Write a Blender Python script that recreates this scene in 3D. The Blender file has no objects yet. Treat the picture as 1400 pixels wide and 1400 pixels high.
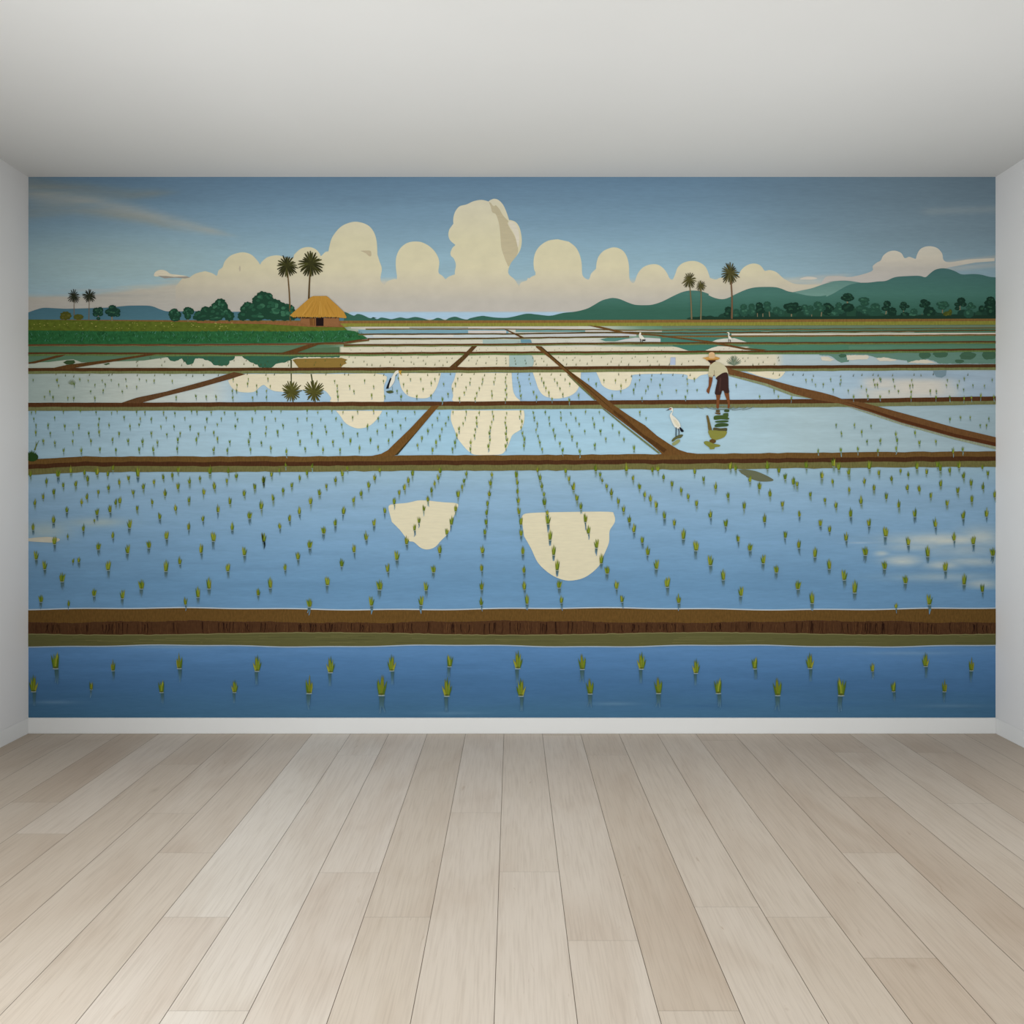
import bpy, bmesh, math, random
import numpy as np
R = random.Random(7)
scn = bpy.context.scene
COL = scn.collection
K = 0.0034188            # metres per photo pixel on the far wall
D = 4.786                # camera to far wall
FX, FY = 700.5, 1002.5   # photo pixel of the wall's foot below the camera
HZ = 668.0
CAMH = (FY - HZ) * K
RH = (FY - 242) * K      # room height
XL, XR = (39 - FX) * K, (1361 - FX) * K
REAR = -2.3
GAIN = 1.0

def s2l(c):
    c = np.asarray(c, dtype=float) / 255.0
    return np.where(c <= 0.04045, c / 12.92, ((c + 0.055) / 1.055) ** 2.4)

# ---------------------------------------------------------------- materials
def new_mat(name):
    m = bpy.data.materials.new(name); m.use_nodes = True
    nt = m.node_tree; b = nt.nodes['Principled BSDF']
    return m, nt, b

def N(nt, t, **kw):
    n = nt.nodes.new(t)
    for k, v in kw.items():
        setattr(n, k, v)
    return n

def mul_noise(nt, col_out, scale=(6, 6, 40), amount=0.06, detail=4, nscale=3.0):
    tc = N(nt, 'ShaderNodeTexCoord'); mp = N(nt, 'ShaderNodeMapping')
    mp.inputs['Scale'].default_value = scale
    nz = N(nt, 'ShaderNodeTexNoise'); nz.inputs['Scale'].default_value = nscale; nz.inputs['Detail'].default_value = detail
    mr = N(nt, 'ShaderNodeMapRange')
    mr.inputs['From Min'].default_value = 0.25; mr.inputs['From Max'].default_value = 0.75
    mr.inputs['To Min'].default_value = 1 - amount; mr.inputs['To Max'].default_value = 1 + amount
    vm = N(nt, 'ShaderNodeVectorMath', operation='SCALE')
    L = nt.links.new
    L(tc.outputs['Object'], mp.inputs['Vector']); L(mp.outputs[0], nz.inputs['Vector'])
    L(nz.outputs[0], mr.inputs['Value']); L(mr.outputs[0], vm.inputs['Scale'])
    L(col_out, vm.inputs[0])
    return vm.outputs[0]

def paint_mat(name, scale=(6, 6, 40), amount=0.05, nscale=3.0):
    m, nt, b = new_mat(name)
    at = N(nt, 'ShaderNodeAttribute'); at.attribute_name = 'paint'
    o = mul_noise(nt, at.outputs['Color'], scale, amount, 4, nscale)
    nt.links.new(o, b.inputs['Base Color'])
    b.inputs['Roughness'].default_value = 0.9; b.inputs['Specular IOR Level'].default_value = 0.1
    return m

PAINT = paint_mat('mural_paint')
PAINT_V = paint_mat('mural_paint_earth', (70, 6, 25), 0.22, 2.0)
PAINT_G = paint_mat('mural_paint_grass', (30, 6, 45), 0.28, 1.6)
PAINT_T = paint_mat('mural_paint_thatch', (90, 6, 10), 0.10, 2.0)

def ramp_mat(name, stops, zpx0, scale=(6, 6, 40), amount=0.05, nscale=3.0):
    """painted vertical colour change of a motif; stops = (photo row, rgb)"""
    m, nt, b = new_mat(name)
    tc = N(nt, 'ShaderNodeTexCoord'); sp = N(nt, 'ShaderNodeSeparateXYZ'); mr = N(nt, 'ShaderNodeMapRange')
    y0, y1 = stops[0][0], stops[-1][0]
    mr.inputs['From Min'].default_value = (981 - y0) * K; mr.inputs['From Max'].default_value = (981 - y1) * K
    cr = N(nt, 'ShaderNodeValToRGB')
    el = cr.color_ramp.elements
    while len(el) < len(stops): el.new(0.5)
    for e, (y, c) in zip(el, stops):
        e.position = (y - y0) / (y1 - y0)
    for e, (y, c) in zip(el, stops):
        l = s2l(c) / GAIN; e.color = (l[0], l[1], l[2], 1)
    L = nt.links.new
    L(tc.outputs['Object'], sp.inputs[0]); L(sp.outputs['Z'], mr.inputs['Value']); L(mr.outputs[0], cr.inputs[0])
    o = mul_noise(nt, cr.outputs[0], scale, amount, 4, nscale)
    L(o, b.inputs['Base Color'])
    b.inputs['Roughness'].default_value = 0.9; b.inputs['Specular IOR Level'].default_value = 0.1
    return m

def plaster(name, rgb, rough=0.8):
    m, nt, b = new_mat(name)
    c = N(nt, 'ShaderNodeRGB'); l = s2l(rgb); c.outputs[0].default_value = (*l, 1)
    o = mul_noise(nt, c.outputs[0], (1, 1, 1), 0.012, 3, 2.0)
    nt.links.new(o, b.inputs['Base Color'])
    b.inputs['Roughness'].default_value = rough; b.inputs['Specular IOR Level'].default_value = 0.2
    return m

WALL = plaster('wall_paint', (244, 243, 241))
CEIL = plaster('ceiling_paint', (234, 234, 231), 0.9)
TRIM = plaster('trim_paint', (246, 246, 243), 0.45)

# ---------------------------------------------------------------- mesh helpers
def obj(name, me, mat=None, parent=None):
    o = bpy.data.objects.new(name, me); COL.objects.link(o)
    if mat: me.materials.append(mat)
    if parent: o.parent = parent
    return o

def box_mesh(name, x0, x1, y0, y1, z0, z1, bevel=0):
    bm = bmesh.new(); bmesh.ops.create_cube(bm, size=1)
    for v in bm.verts:
        v.co = ((x0 + x1) / 2 + v.co.x * (x1 - x0), (y0 + y1) / 2 + v.co.y * (y1 - y0), (z0 + z1) / 2 + v.co.z * (z1 - z0))
    if bevel:
        bmesh.ops.bevel(bm, geom=bm.edges[:], offset=bevel, segments=2, affect='EDGES')
    me = bpy.data.meshes.new(name); bm.to_mesh(me); bm.free()
    return me

def struct(name, me, mat):
    o = obj(name, me, mat); o['kind'] = 'structure'
    return o

# ---------------------------------------------------------------- room shell
T = 0.12
CAT = {}
def S(o, label, cat):
    o['label'] = label; o['category'] = cat
    return o

S(struct('ceiling', box_mesh('ceiling', XL - T, XR + T, REAR - T, D + T, RH, RH + T), CEIL), 'plain white ceiling above the room', 'ceiling')
S(struct('wall_back', box_mesh('wall_back', XL - T, XR + T, D, D + T, -0.1, RH), WALL), 'far wall of the room behind the rice field mural', 'wall')
S(struct('wall_right', box_mesh('wall_right', XR, XR + T, REAR, D, -0.1, RH), WALL), 'white side wall at the right edge of the photo', 'wall')

def wall_with_hole(name, axis, pos, a0, a1, z0, z1, h):
    """wall slab (thickness T, towards the outside) with one window hole h = (a0,a1,z0,z1)"""
    bm = bmesh.new()
    def bx(p0, p1, q0, q1):
        m = bmesh.ops.create_cube(bm, size=1)['verts']
        lo, hi = (pos - T, pos)
        for v in m:
            a = (p0 + p1) / 2 + v.co.x * (p1 - p0); n = (lo + hi) / 2 + v.co.y * (hi - lo); z = (q0 + q1) / 2 + v.co.z * (q1 - q0)
            v.co = (n, a, z) if axis == 'x' else (a, n, z)
    bx(a0, h[0], z0, z1); bx(h[1], a1, z0, z1); bx(h[0], h[1], z0, h[2]); bx(h[0], h[1], h[3], z1)
    bmesh.ops.recalc_face_normals(bm, faces=bm.faces)
    me = bpy.data.meshes.new(name); bm.to_mesh(me); bm.free()
    return struct(name, me, WALL)

LW = (-0.9, 1.9, 0.7, 1.7)
RW = (-2.1, -0.3, 0.1, 1.2)
S(wall_with_hole('wall_left', 'x', XL, REAR, D, -0.1, RH, LW), 'white side wall at the left edge of the photo', 'wall')
S(wall_with_hole('wall_rear', 'y', REAR, XL - T, XR + T, -0.1, RH, RW), 'white wall behind the camera', 'wall')

# skirting boards
BH = (FY - 981) * K
BT = 0.012
S(struct('baseboard_back', box_mesh('baseboard_back', XL + 0.0005, XR - 0.0005, D - BT, D, 0.0, BH, 0.0025), TRIM), 'white skirting board below the mural', 'baseboard')
S(struct('baseboard_right', box_mesh('baseboard_right', XR - BT * 0.25, XR, REAR, D - BT, 0.0, BH, 0.001), TRIM), 'white skirting board along the right wall', 'baseboard')
S(struct('baseboard_left', box_mesh('baseboard_left', XL, XL + BT * 0.25, REAR, D - BT, 0.0, BH, 0.001), TRIM), 'white skirting board along the left wall', 'baseboard')

# ---------------------------------------------------------------- plank floor
def floor_mat():
    m, nt, b = new_mat('oak_planks'); L = nt.links.new
    at = N(nt, 'ShaderNodeAttribute'); at.attribute_name = 'plank'
    sx = N(nt, 'ShaderNodeSeparateXYZ'); L(at.outputs['Vector'], sx.inputs[0])
    tc = N(nt, 'ShaderNodeTexCoord')
    off = N(nt, 'ShaderNodeVectorMath', operation='MULTIPLY_ADD')
    off.inputs[1].default_value = (37, 53, 11); L(at.outputs['Vector'], off.inputs[0]); L(tc.outputs['Object'], off.inputs[2])
    def noise(scale, ns, det, dist=0.0):
        mp = N(nt, 'ShaderNodeMapping'); mp.inputs['Scale'].default_value = scale
        n = N(nt, 'ShaderNodeTexNoise'); n.inputs['Scale'].default_value = ns; n.inputs['Detail'].default_value = det; n.inputs['Distortion'].default_value = dist
        L(off.outputs[0], mp.inputs[0]); L(mp.outputs[0], n.inputs['Vector']); return n.outputs[0]
    def ramp(src, stops):
        r = N(nt, 'ShaderNodeValToRGB'); el = r.color_ramp.elements
        while len(el) < len(stops): el.new(.5)
        for e, (p, c) in zip(el, stops): e.position = p
        for e, (p, c) in zip(el, stops): e.color = (*s2l(c), 1)
        L(src, r.inputs[0]); return r.outputs[0]
    def mix(kind, fac, a, bb):
        n = N(nt, 'ShaderNodeMix', data_type='RGBA', blend_type=kind)
        if isinstance(fac, float): n.inputs[0].default_value = fac
        else: L(fac, n.inputs[0])
        L(a, n.inputs[6])
        if isinstance(bb, tuple): n.inputs[7].default_value = (*s2l(bb), 1)
        else: L(bb, n.inputs[7])
        return n.outputs[2]
    base = ramp(sx.outputs[0], [(0.0, FLOORC[0]), (0.35, FLOORC[1]), (0.7, FLOORC[2]), (1.0, FLOORC[3])])
    cloud = ramp(noise((3.2, 0.8, 1), 1.6, 3, 0.6), [(0.3, (236, 230, 224)), (0.52, (250, 249, 247)), (0.72, (255, 255, 255))])
    c = mix('MULTIPLY', 0.75, base, cloud)
    grain = ramp(noise((60, 2.2, 1), 1.5, 6, 0.3), [(0.30, (205, 196, 188)), (0.5, (250, 249, 248)), (0.7, (255, 255, 255))])
    c = mix('MULTIPLY', 0.2, c, grain)
    fine = ramp(noise((190, 5, 1), 1.2, 4, 0.0), [(0.36, (214, 208, 202)), (0.52, (255, 255, 255))])
    c = mix('MULTIPLY', 0.22, c, fine)
    streak = ramp(noise((22, 3.2, 1), 1.7, 3, 1.2), [(0.70, (0, 0, 0)), (0.80, (255, 255, 255))])
    c = mix('MIX', streak, c, mix('MULTIPLY', 1.0, c, (228, 219, 210)))
    # the odd knot
    mp = N(nt, 'ShaderNodeMapping'); mp.inputs['Scale'].default_value = (3.2, 1.5, 1)
    vo = N(nt, 'ShaderNodeTexVoronoi'); vo.inputs['Scale'].default_value = 1.0
    L(off.outputs[0], mp.inputs[0]); L(mp.outputs[0], vo.inputs['Vector'])
    kn = ramp(vo.outputs['Distance'], [(0.0, (200, 200, 200)), (0.03, (110, 110, 110)), (0.08, (0, 0, 0))])
    c = mix('MIX', kn, c, mix('MULTIPLY', 1.0, c, (196, 184, 172)))
    L(c, b.inputs['Base Color'])
    b.inputs['Roughness'].default_value = 0.5; b.inputs['Specular IOR Level'].default_value = 0.3
    return m

FLOORC = [(197, 180, 161), (207, 193, 176), (216, 204, 190), (224, 216, 204)]
GAPC = (128, 112, 96)

def build_floor():
    P = 52.3 * K; Lp = 0.45 * D
    X0 = (689.0 - FX) * K
    def depth(py): return D * (FY - HZ) / (py - HZ)
    joints = {-8: 1045, -7: 1112, -6: 1166, -5: 1254, -4: 1382, -3: 1193, -2: 1254, -1: 1111, 0: 1192, 1: 1286, 2: 1382, 3: 1240, 4: 1254, 5: 1310, 6: 1166, 7: 1090}
    # column 0 lies between lines 689 and 741
    tone = {-8: .3, -7: .35, -6: .55, -5: .8, -4: .85, -3: .75, -2: .35, -1: .5, 0: .6, 1: .55, 2: .3, 3: .35, 4: .3, 5: .1, 6: .25, 7: .15}
    verts, faces, cols, mats = [], [], [], []
    def quad(x0, x1, y0, y1, z, col, mi):
        i = len(verts)
        verts.extend([(x0, y0, z), (x1, y0, z), (x1, y1, z), (x0, y1, z)]); faces.append((i, i + 1, i + 2, i + 3)); cols.append(col); mats.append(mi)
    g = 0.00075
    cmin = math.floor((XL - X0) / P); cmax = math.ceil((XR - X0) / P)
    for c in range(cmin, cmax):
        x0, x1 = max(XL, X0 + c * P), min(XR, X0 + (c + 1) * P)
        if x1 - x0 < 0.003: continue
        j = depth(joints[c]) if c in joints else D - R.random() * Lp
        ys = [D]
        k = math.floor((D - j) / Lp)
        y = j + k * Lp
        if y >= D - 0.01: y -= Lp
        while y > REAR + 0.05:
            ys.append(y); y -= Lp
        ys.append(REAR)
        for a, bq in zip(ys[:-1], ys[1:]):
            t = tone.get(c, R.random() * 0.5)
            t = min(1, max(0, t + R.uniform(-0.12, 0.12)))
            quad(x0 + g, x1 - g, bq + g * .6, a - g * .6, 0.0, (t, R.random(), R.random(), 1), 0)
    quad(XL - T, XR + T, REAR - T, D + T, -0.0015, (0, 0, 0, 1), 1)
    me = bpy.data.meshes.new('floor'); me.from_pydata(verts, [], faces)
    # subfloor slab below
    at = me.attributes.new('plank', 'FLOAT_COLOR', 'CORNER')
    arr = np.repeat(np.array(cols, dtype=np.float32), 4, axis=0).ravel(); at.data.foreach_set('color', arr)
    gm, nt, b = new_mat('plank_gap'); b.inputs['Base Color'].default_value = (*s2l(GAPC), 1); b.inputs['Roughness'].default_value = 0.9
    me.materials.append(floor_mat()); me.materials.append(gm)
    me.polygons.foreach_set('material_index', mats)
    o = obj('floor', me); o['kind'] = 'structure'
    S(o, 'pale oak plank floor', 'floor')
build_floor()

# ---------------------------------------------------------------- mural
CROP = {'P': (0, 0, 1.0), 'A': (30, 360, 1400 / 260), 'B': (270, 330, 1400 / 260), 'C': (510, 260, 1400 / 260), 'D': (720, 310, 1400 / 260),
        'E': (900, 330, 1400 / 240), 'F': (1120, 320, 1400 / 260),
        'G1': (30, 440, 1400 / 260), 'G2': (270, 440, 1400 / 260), 'G3': (510, 440, 1400 / 260), 'G4': (720, 440, 1400 / 260),
        'G5': (900, 440, 1400 / 260), 'G6': (1120, 440, 1400 / 260), 'H': (930, 470, 1400 / 150), 'I': (900, 540, 20.0), 'J': (360, 330, 1400 / 130),
        'R1': (30, 620, 1400 / 340), 'R2': (350, 620, 1400 / 340), 'R3': (680, 620, 1400 / 340), 'R4': (1020, 620, 4.0),
        'B1': (30, 810, 1400 / 340), 'B2': (350, 810, 1400 / 340), 'B3': (680, 810, 1400 / 340), 'B4': (1020, 810, 4.0),
        'T1': (1180, 390, 1400 / 190), 'T2': (990, 390, 7.0)}
def c2p(crop, pts):
    x0, y0, s = CROP[crop]
    return [(x0 + x / s, y0 + y / s) for x, y in pts]
def smooth(pts, n=4, closed=False):
    out = []; m = len(pts)
    for i in range(m if closed else m - 1):
        p0 = pts[(i - 1) % m] if closed or i > 0 else pts[0]
        p1 = pts[i]; p2 = pts[(i + 1) % m]
        p3 = pts[(i + 2) % m] if closed or i + 2 < m else pts[-1]
        for j in range(n):
            t = j / n
            out.append(tuple(0.5 * (2 * p1[a] + (p2[a] - p0[a]) * t + (2 * p0[a] - 5 * p1[a] + 4 * p2[a] - p3[a]) * t * t + (3 * p1[a] - p0[a] - 3 * p2[a] + p3[a]) * t ** 3) for a in (0, 1)))
    if not closed: out.append(pts[-1])
    return out
def rough(pts, amp, seed=0, step=2.0):
    r = random.Random(seed); out = []
    for (x0, y0), (x1, y1) in zip(pts[:-1], pts[1:]):
        n = max(1, int(math.hypot(x1 - x0, y1 - y0) / step))
        for i in range(n):
            t = i / n; out.append((x0 + (x1 - x0) * t + r.uniform(-amp, amp), y0 + (y1 - y0) * t + r.uniform(-amp, amp)))
    out.append(pts[-1]); return out
def ellipse(cx, cy, rx, ry, n=20, jit=0.0, r=R):
    return [(cx + rx * math.cos(2 * math.pi * i / n) * (1 + r.uniform(-jit, jit)), cy + ry * math.sin(2 * math.pi * i / n) * (1 + r.uniform(-jit, jit))) for i in range(n)]
def strip(pts, w0, w1=None, wm=None):
    """polyline thickened to a polygon, tapering from width w0 to w1"""
    if w1 is None: w1 = w0
    L, Rr = [], []
    n = len(pts)
    for i, (x, y) in enumerate(pts):
        a = pts[max(0, i - 1)]; b = pts[min(n - 1, i + 1)]
        dx, dy = b[0] - a[0], b[1] - a[1]; d = math.hypot(dx, dy) or 1
        w = (w0 + (w1 - w0) * i / (n - 1)) / 2
        L.append((x - dy / d * w, y + dx / d * w)); Rr.append((x + dy / d * w, y - dx / d * w))
    return L + Rr[::-1]

def each(name, layer, items, mat=None):
    for pts, col in items:
        Shape(layer).poly(pts, col).build(name, mat)

XM0, XM1, YM0, YM1 = 39.0, 1361.0, 242.0, 981.0
EPS = 1.2e-5
LAY = 2.0e-4
class Shape:
    """flat painted shapes collected into one mesh; px coordinates of the photo"""
    uid = 0
    def __init__(s, layer):
        s.v = []; s.f = []; s.c = []; s.layer = layer; s.n = 0
        Shape.uid += 1; s.off = (Shape.uid % 37) * 4.3e-6
    def poly(s, pts, col, clip=True):
        if clip: pts = [(min(max(x, XM0), XM1), min(max(y, YM0), YM1)) for x, y in pts]
        i = len(s.v); d = -(s.layer * LAY + s.n * EPS + s.off) - 0.0012
        # counter-clockwise as seen from the room
        area = sum(a[0] * b[1] - b[0] * a[1] for a, b in zip(pts, pts[1:] + pts[:1]))
        cc = col if isinstance(col, list) else [col] * len(pts)
        if area > 0: pts = pts[::-1]; cc = cc[::-1]
        s.v += [((x - FX) * K, d, (981 - y) * K) for x, y in pts]
        s.f.append(tuple(range(i, i + len(pts))))
        s.c += [tuple(s2l(c) / GAIN) + (1.0,) for c in cc]
        s.n += 1
        return s
    def build(s, name, mat=None, parent=None, at=None):
        me = bpy.data.meshes.new(name)
        vv = s.v
        if at is not None:
            ox, oz = (at[0] - FX) * K, (981 - at[1]) * K
            vv = [(x - ox, y, z - oz) for x, y, z in vv]
        me.from_pydata(vv, [], s.f)
        a = me.attributes.new('paint', 'FLOAT_COLOR', 'POINT'); a.data.foreach_set('color', np.array(s.c, dtype=np.float32).ravel())
        o = obj(name, me, mat or PAINT, parent or MURAL)
        if at is not None: o.location = (ox, 0, oz)
        return o

# ---- the sheet itself: sky and water washes
def lerp_stops(y, stops):
    ys = [s[0] for s in stops]; cs = np.array([s[1] for s in stops], dtype=float)
    return np.stack([np.interp(y, ys, cs[:, i]) for i in range(3)], axis=-1)
def sst(a, b, x):
    t = np.clip((x - a) / (b - a), 0, 1); return t * t * (3 - 2 * t)
def vnoise(x, y, seed):
    r = np.random.RandomState(seed); g = r.rand(128, 128)
    xi = np.floor(x).astype(int); yi = np.floor(y).astype(int); fx = x - xi; fy = y - yi
    fx = fx * fx * (3 - 2 * fx); fy = fy * fy * (3 - 2 * fy)
    a = g[xi % 128, yi % 128]; b = g[(xi + 1) % 128, yi % 128]; c = g[xi % 128, (yi + 1) % 128]; d = g[(xi + 1) % 128, (yi + 1) % 128]
    return (a * (1 - fx) + b * fx) * (1 - fy) + (c * (1 - fx) + d * fx) * fy
def fbm(x, y, seed): return (vnoise(x, y, seed) + 0.5 * vnoise(2 * x, 2 * y, seed + 1) + 0.25 * vnoise(4 * x, 4 * y, seed + 2)) / 1.75
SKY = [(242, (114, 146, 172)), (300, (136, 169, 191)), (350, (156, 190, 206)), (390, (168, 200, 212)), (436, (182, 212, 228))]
def sheet_colour(x, y):
    c = lerp_stops(y, SKY)
    # greyer sky to the right, upper corner shade painted into the mix; stroke variation
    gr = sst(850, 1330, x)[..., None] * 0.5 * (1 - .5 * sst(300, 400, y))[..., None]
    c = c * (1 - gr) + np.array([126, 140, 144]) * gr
    lf = (np.exp(-((x - 150) / 190) ** 2 - ((y - 362) / 42) ** 2) * .75)[..., None]
    c = c * (1 - lf) + np.array([180, 206, 206]) * lf
    c = c * (1 + 0.06 * (fbm(x / 120, y / 16, 3) - 0.5))[..., None]
    def blend(a, col):
        nonlocal c
        a = np.clip(a, 0, 1)[..., None]; c = c * (1 - a) + np.array(col, dtype=float) * a
    # long thin cloud veils, upper left
    for (px, py, wid, col, al) in (([39, 120, 220, 290, 330], [262, 276, 300, 316, 325], [16, 14, 9, 5, 2], (188, 191, 183), .6),
                                   ([39, 100, 150, 200, 260], [290, 285, 292, 300, 318], [10, 8, 7, 5, 2], (166, 171, 163), .45),
                                   ([39, 90, 180, 250], [250, 256, 266, 262], [10, 9, 8, 3], (146, 154, 147), .5)):
        yc = np.interp(x, px, py); w = np.interp(x, px, wid)
        m = np.exp(-((y - yc) / w) ** 2) * al * (x <= px[-1]) * np.clip((px[-1] - x) / 40, 0, 1) * (0.55 + 0.9 * fbm(x / 60, y / 5, 11))
        blend(m, col)
    # streaks at upper right
    for (px, py, w, al) in (([1240, 1361], [366, 352], 3.0, .6), ([1255, 1361], [372, 362], 3.5, .5), ([1080, 1170], [381, 376], 2.5, .55), ([1250, 1361], [290, 286], 5, .2)):
        yc = np.interp(x, px, py); blend(np.exp(-((y - yc) / w) ** 2) * al * sst(px[0], px[0] + 25, x) * (x <= px[1] + 1) * (1 if px[1] > 1300 else np.clip((px[1] - x) / 20, 0, 1)), (200, 196, 186))
    # warm haze bank over the horizon
    top = 398 - 12 * sst(110, 200, x) - 8 * sst(200, 255, x)
    hz = sst(0, 1, (y - top + 10 * (fbm(x / 50, y / 4, 21) - .5)) / 12) * (1 - sst(1100, 1170, x) * .6)
    hc = lerp_stops(y, [(380, (216, 207, 185)), (412, (200, 194, 182)), (440, (198, 192, 184))]); ha = (hz * 0.95)[..., None]
    c = c * (1 - ha) + hc * ha
    blend(np.exp(-((y - 404) / 2.5) ** 2) * np.exp(-((x - 150) / 55) ** 2) * .5, (176, 176, 172))
    blend(np.exp(-((y - 397) / 1.8) ** 2) * np.exp(-((x - 130) / 35) ** 2) * .6, (200, 200, 195))
    blend(sst(425.5, 427.5, y) * sst(440, 480, x) * (1 - sst(790, 850, x)), (178, 208, 228))
    blend(sst(428, 436, y) * (1 - sst(270, 330, x)) * .3, (190, 205, 212))
    # water
    def field(y0, y1, stops):
        nonlocal c
        m = ((y >= y0) & (y < y1)).astype(float)[..., None]
        st = lerp_stops(x, stops)
        c = c * (1 - m) + st * m
    field(436, 474, [(39, (84, 122, 92)), (450, (92, 128, 98)), (500, (214, 212, 196)), (815, (214, 214, 200)), (880, (120, 152, 128)), (950, (92, 136, 112)), (1361, (90, 134, 108))])
    field(474, 484, [(39, (88, 128, 96)), (455, (98, 128, 98)), (463, (98, 128, 98)), (466, (224, 216, 190)), (900, (226, 218, 192)), (1022, (214, 210, 188)), (1024, (96, 140, 112)), (1361, (96, 138, 112))])
    field(484, 507, [(39, (190, 200, 184)), (240, (214, 214, 194)), (300, (222, 218, 196)), (470, (228, 220, 190)), (1060, (228, 220, 194)), (1072, (186, 204, 208)), (1361, (176, 194, 196))])
    field(507, 553, [(39, (186, 202, 196)), (170, (206, 214, 204)), (290, (206, 216, 212)), (335, (172, 202, 220)), (760, (166, 198, 222)), (1000, (180, 208, 224)), (1361, (172, 192, 206))])
    field(553, 634, [(39, (160, 190, 204)), (250, (176, 206, 220)), (640, (164, 202, 222)), (900, (172, 206, 222)), (1100, (176, 200, 206)), (1361, (164, 186, 194))])
    m = ((y >= 634) & (y < 856)).astype(float)[..., None]
    fg = lerp_stops(y + 6 * (fbm(x / 90, y / 9, 31) - .5), [(636, (160, 190, 204)), (670, (146, 179, 203)), (740, (128, 167, 199)), (800, (110, 152, 187)), (833, (112, 155, 192)), (856, (112, 155, 192))])
    c = c * (1 - m) + fg * m
    m = (y >= 856).astype(float)[..., None]
    fg = lerp_stops(y + 16 * (fbm(x / 110, y / 10, 37) - .5), [(880, (100, 144, 190)), (905, (88, 132, 178)), (940, (76, 118, 160)), (981, (74, 117, 148))])
    c = c * (1 - m) + fg * m
    wn = (y > 505).astype(float)
    c = c * (1 + wn * 0.07 * (fbm(x / 70, y / 7, 41) - 0.5))[..., None]
    # soft white cloud reflection at the right of the near field
    cl = np.maximum.reduce([np.exp(-((x - px) / wx) ** 2 - ((y - py) / wy) ** 2) * a for px, py, wx, wy, a in
        ((1290, 738, 70, 8, .95), (1340, 735, 30, 13, .8), (1235, 766, 26, 7, .9), (1290, 772, 26, 6, .75), (1330, 768, 45, 6, .7), (1205, 757, 10, 4, .7), (1345, 798, 26, 7, .7), (1290, 789, 70, 6, .45), (1255, 748, 50, 6, .5), (1320, 752, 60, 12, .45))])
    blend((cl * (0.75 + 0.5 * fbm(x / 22, y / 5, 51))) * ((y > 700) & (y < 806)), (204, 210, 202))
    blend(np.exp(-((y - 742) / 1.2) ** 2) * np.exp(-((x - 1175) / 18) ** 2) * .5, (190, 205, 215))
    cl = np.exp(-((x - 62) / 34) ** 2 - ((y - 726) / 12) ** 2) * .5 + np.exp(-((x - 135) / 36) ** 2 - ((y - 714) / 6) ** 2) * .5
    blend(cl, (196, 200, 178))
    # pale cloud reflection, right third row
    cl = np.maximum.reduce([np.exp(-((x - px) / wx) ** 4 - ((y - py) / wy) ** 4) * a for px, py, wx, wy, a in
        ((1205, 524, 26, 9, .8), (1255, 530, 50, 15, .9), (1230, 540, 60, 10, .8), (1290, 535, 22, 10, .6))])
    blend(cl * ((y > 508) & (y < 549)), (224, 216, 200))
    blend(np.exp(-((y - 514) / 5) ** 2) * np.exp(-((x - 1250) / 80) ** 4) * .5 * ((y > 507) & (y < 549)), (140, 165, 185))
    blend(sst(509, 516, y) * (y < 549) * (x < 170) * np.exp(-((x - 60) / 90) ** 2) * .35, (150, 170, 165))
    # faint strokes on the nearest water
    for px, py, wx, a in ((75, 960, 30, .35), (1300, 965, 45, .25), (620, 975, 40, .2), (1150, 962, 60, -.2), (960, 965, 60, -.3), (840, 962, 30, .3), (1240, 893, 60, .35), (230, 884, 70, .4)):
        blend(np.exp(-((x - px) / wx) ** 2 - ((y - py) / 2.2) ** 2) * abs(a), (150, 180, 200) if a > 0 else (58, 98, 144))
    return c

def build_sheet():
    step = 2.0
    xs = np.linspace(XM0, XM1, int((XM1 - XM0) / step) + 1); ys = np.linspace(YM0, YM1, int((YM1 - YM0) / 1.5) + 1)
    X, Y = np.meshgrid(xs, ys)
    nx, ny = len(xs), len(ys)
    co = np.stack([(X - FX) * K, np.full_like(X, -0.001), (981 - Y) * K], -1).reshape(-1, 3)
    idx = np.arange(nx * ny).reshape(ny, nx)
    f = np.stack([idx[1:, :-1], idx[1:, 1:], idx[:-1, 1:], idx[:-1, :-1]], -1).reshape(-1, 4)
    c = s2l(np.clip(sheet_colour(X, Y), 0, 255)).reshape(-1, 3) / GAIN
    me = bpy.data.meshes.new('mural')
    me.vertices.add(len(co)); me.vertices.foreach_set('co', co.astype(np.float32).ravel())
    me.loops.add(f.size); me.loops.foreach_set('vertex_index', f.astype(np.int32).ravel())
    me.polygons.add(len(f)); me.polygons.foreach_set('loop_start', np.arange(0, f.size, 4, dtype=np.int32))
    me.update(calc_edges=True)
    a = me.attributes.new('paint', 'FLOAT_COLOR', 'POINT')
    a.data.foreach_set('color', np.concatenate([c, np.ones((len(c), 1))], 1).astype(np.float32).ravel())
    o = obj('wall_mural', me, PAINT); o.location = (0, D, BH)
    o['label'] = 'wall mural of flooded rice paddies, tall cream clouds and thatched hut covering the far wall'
    o['category'] = 'mural'
    return o
MURAL = build_sheet()

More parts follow.
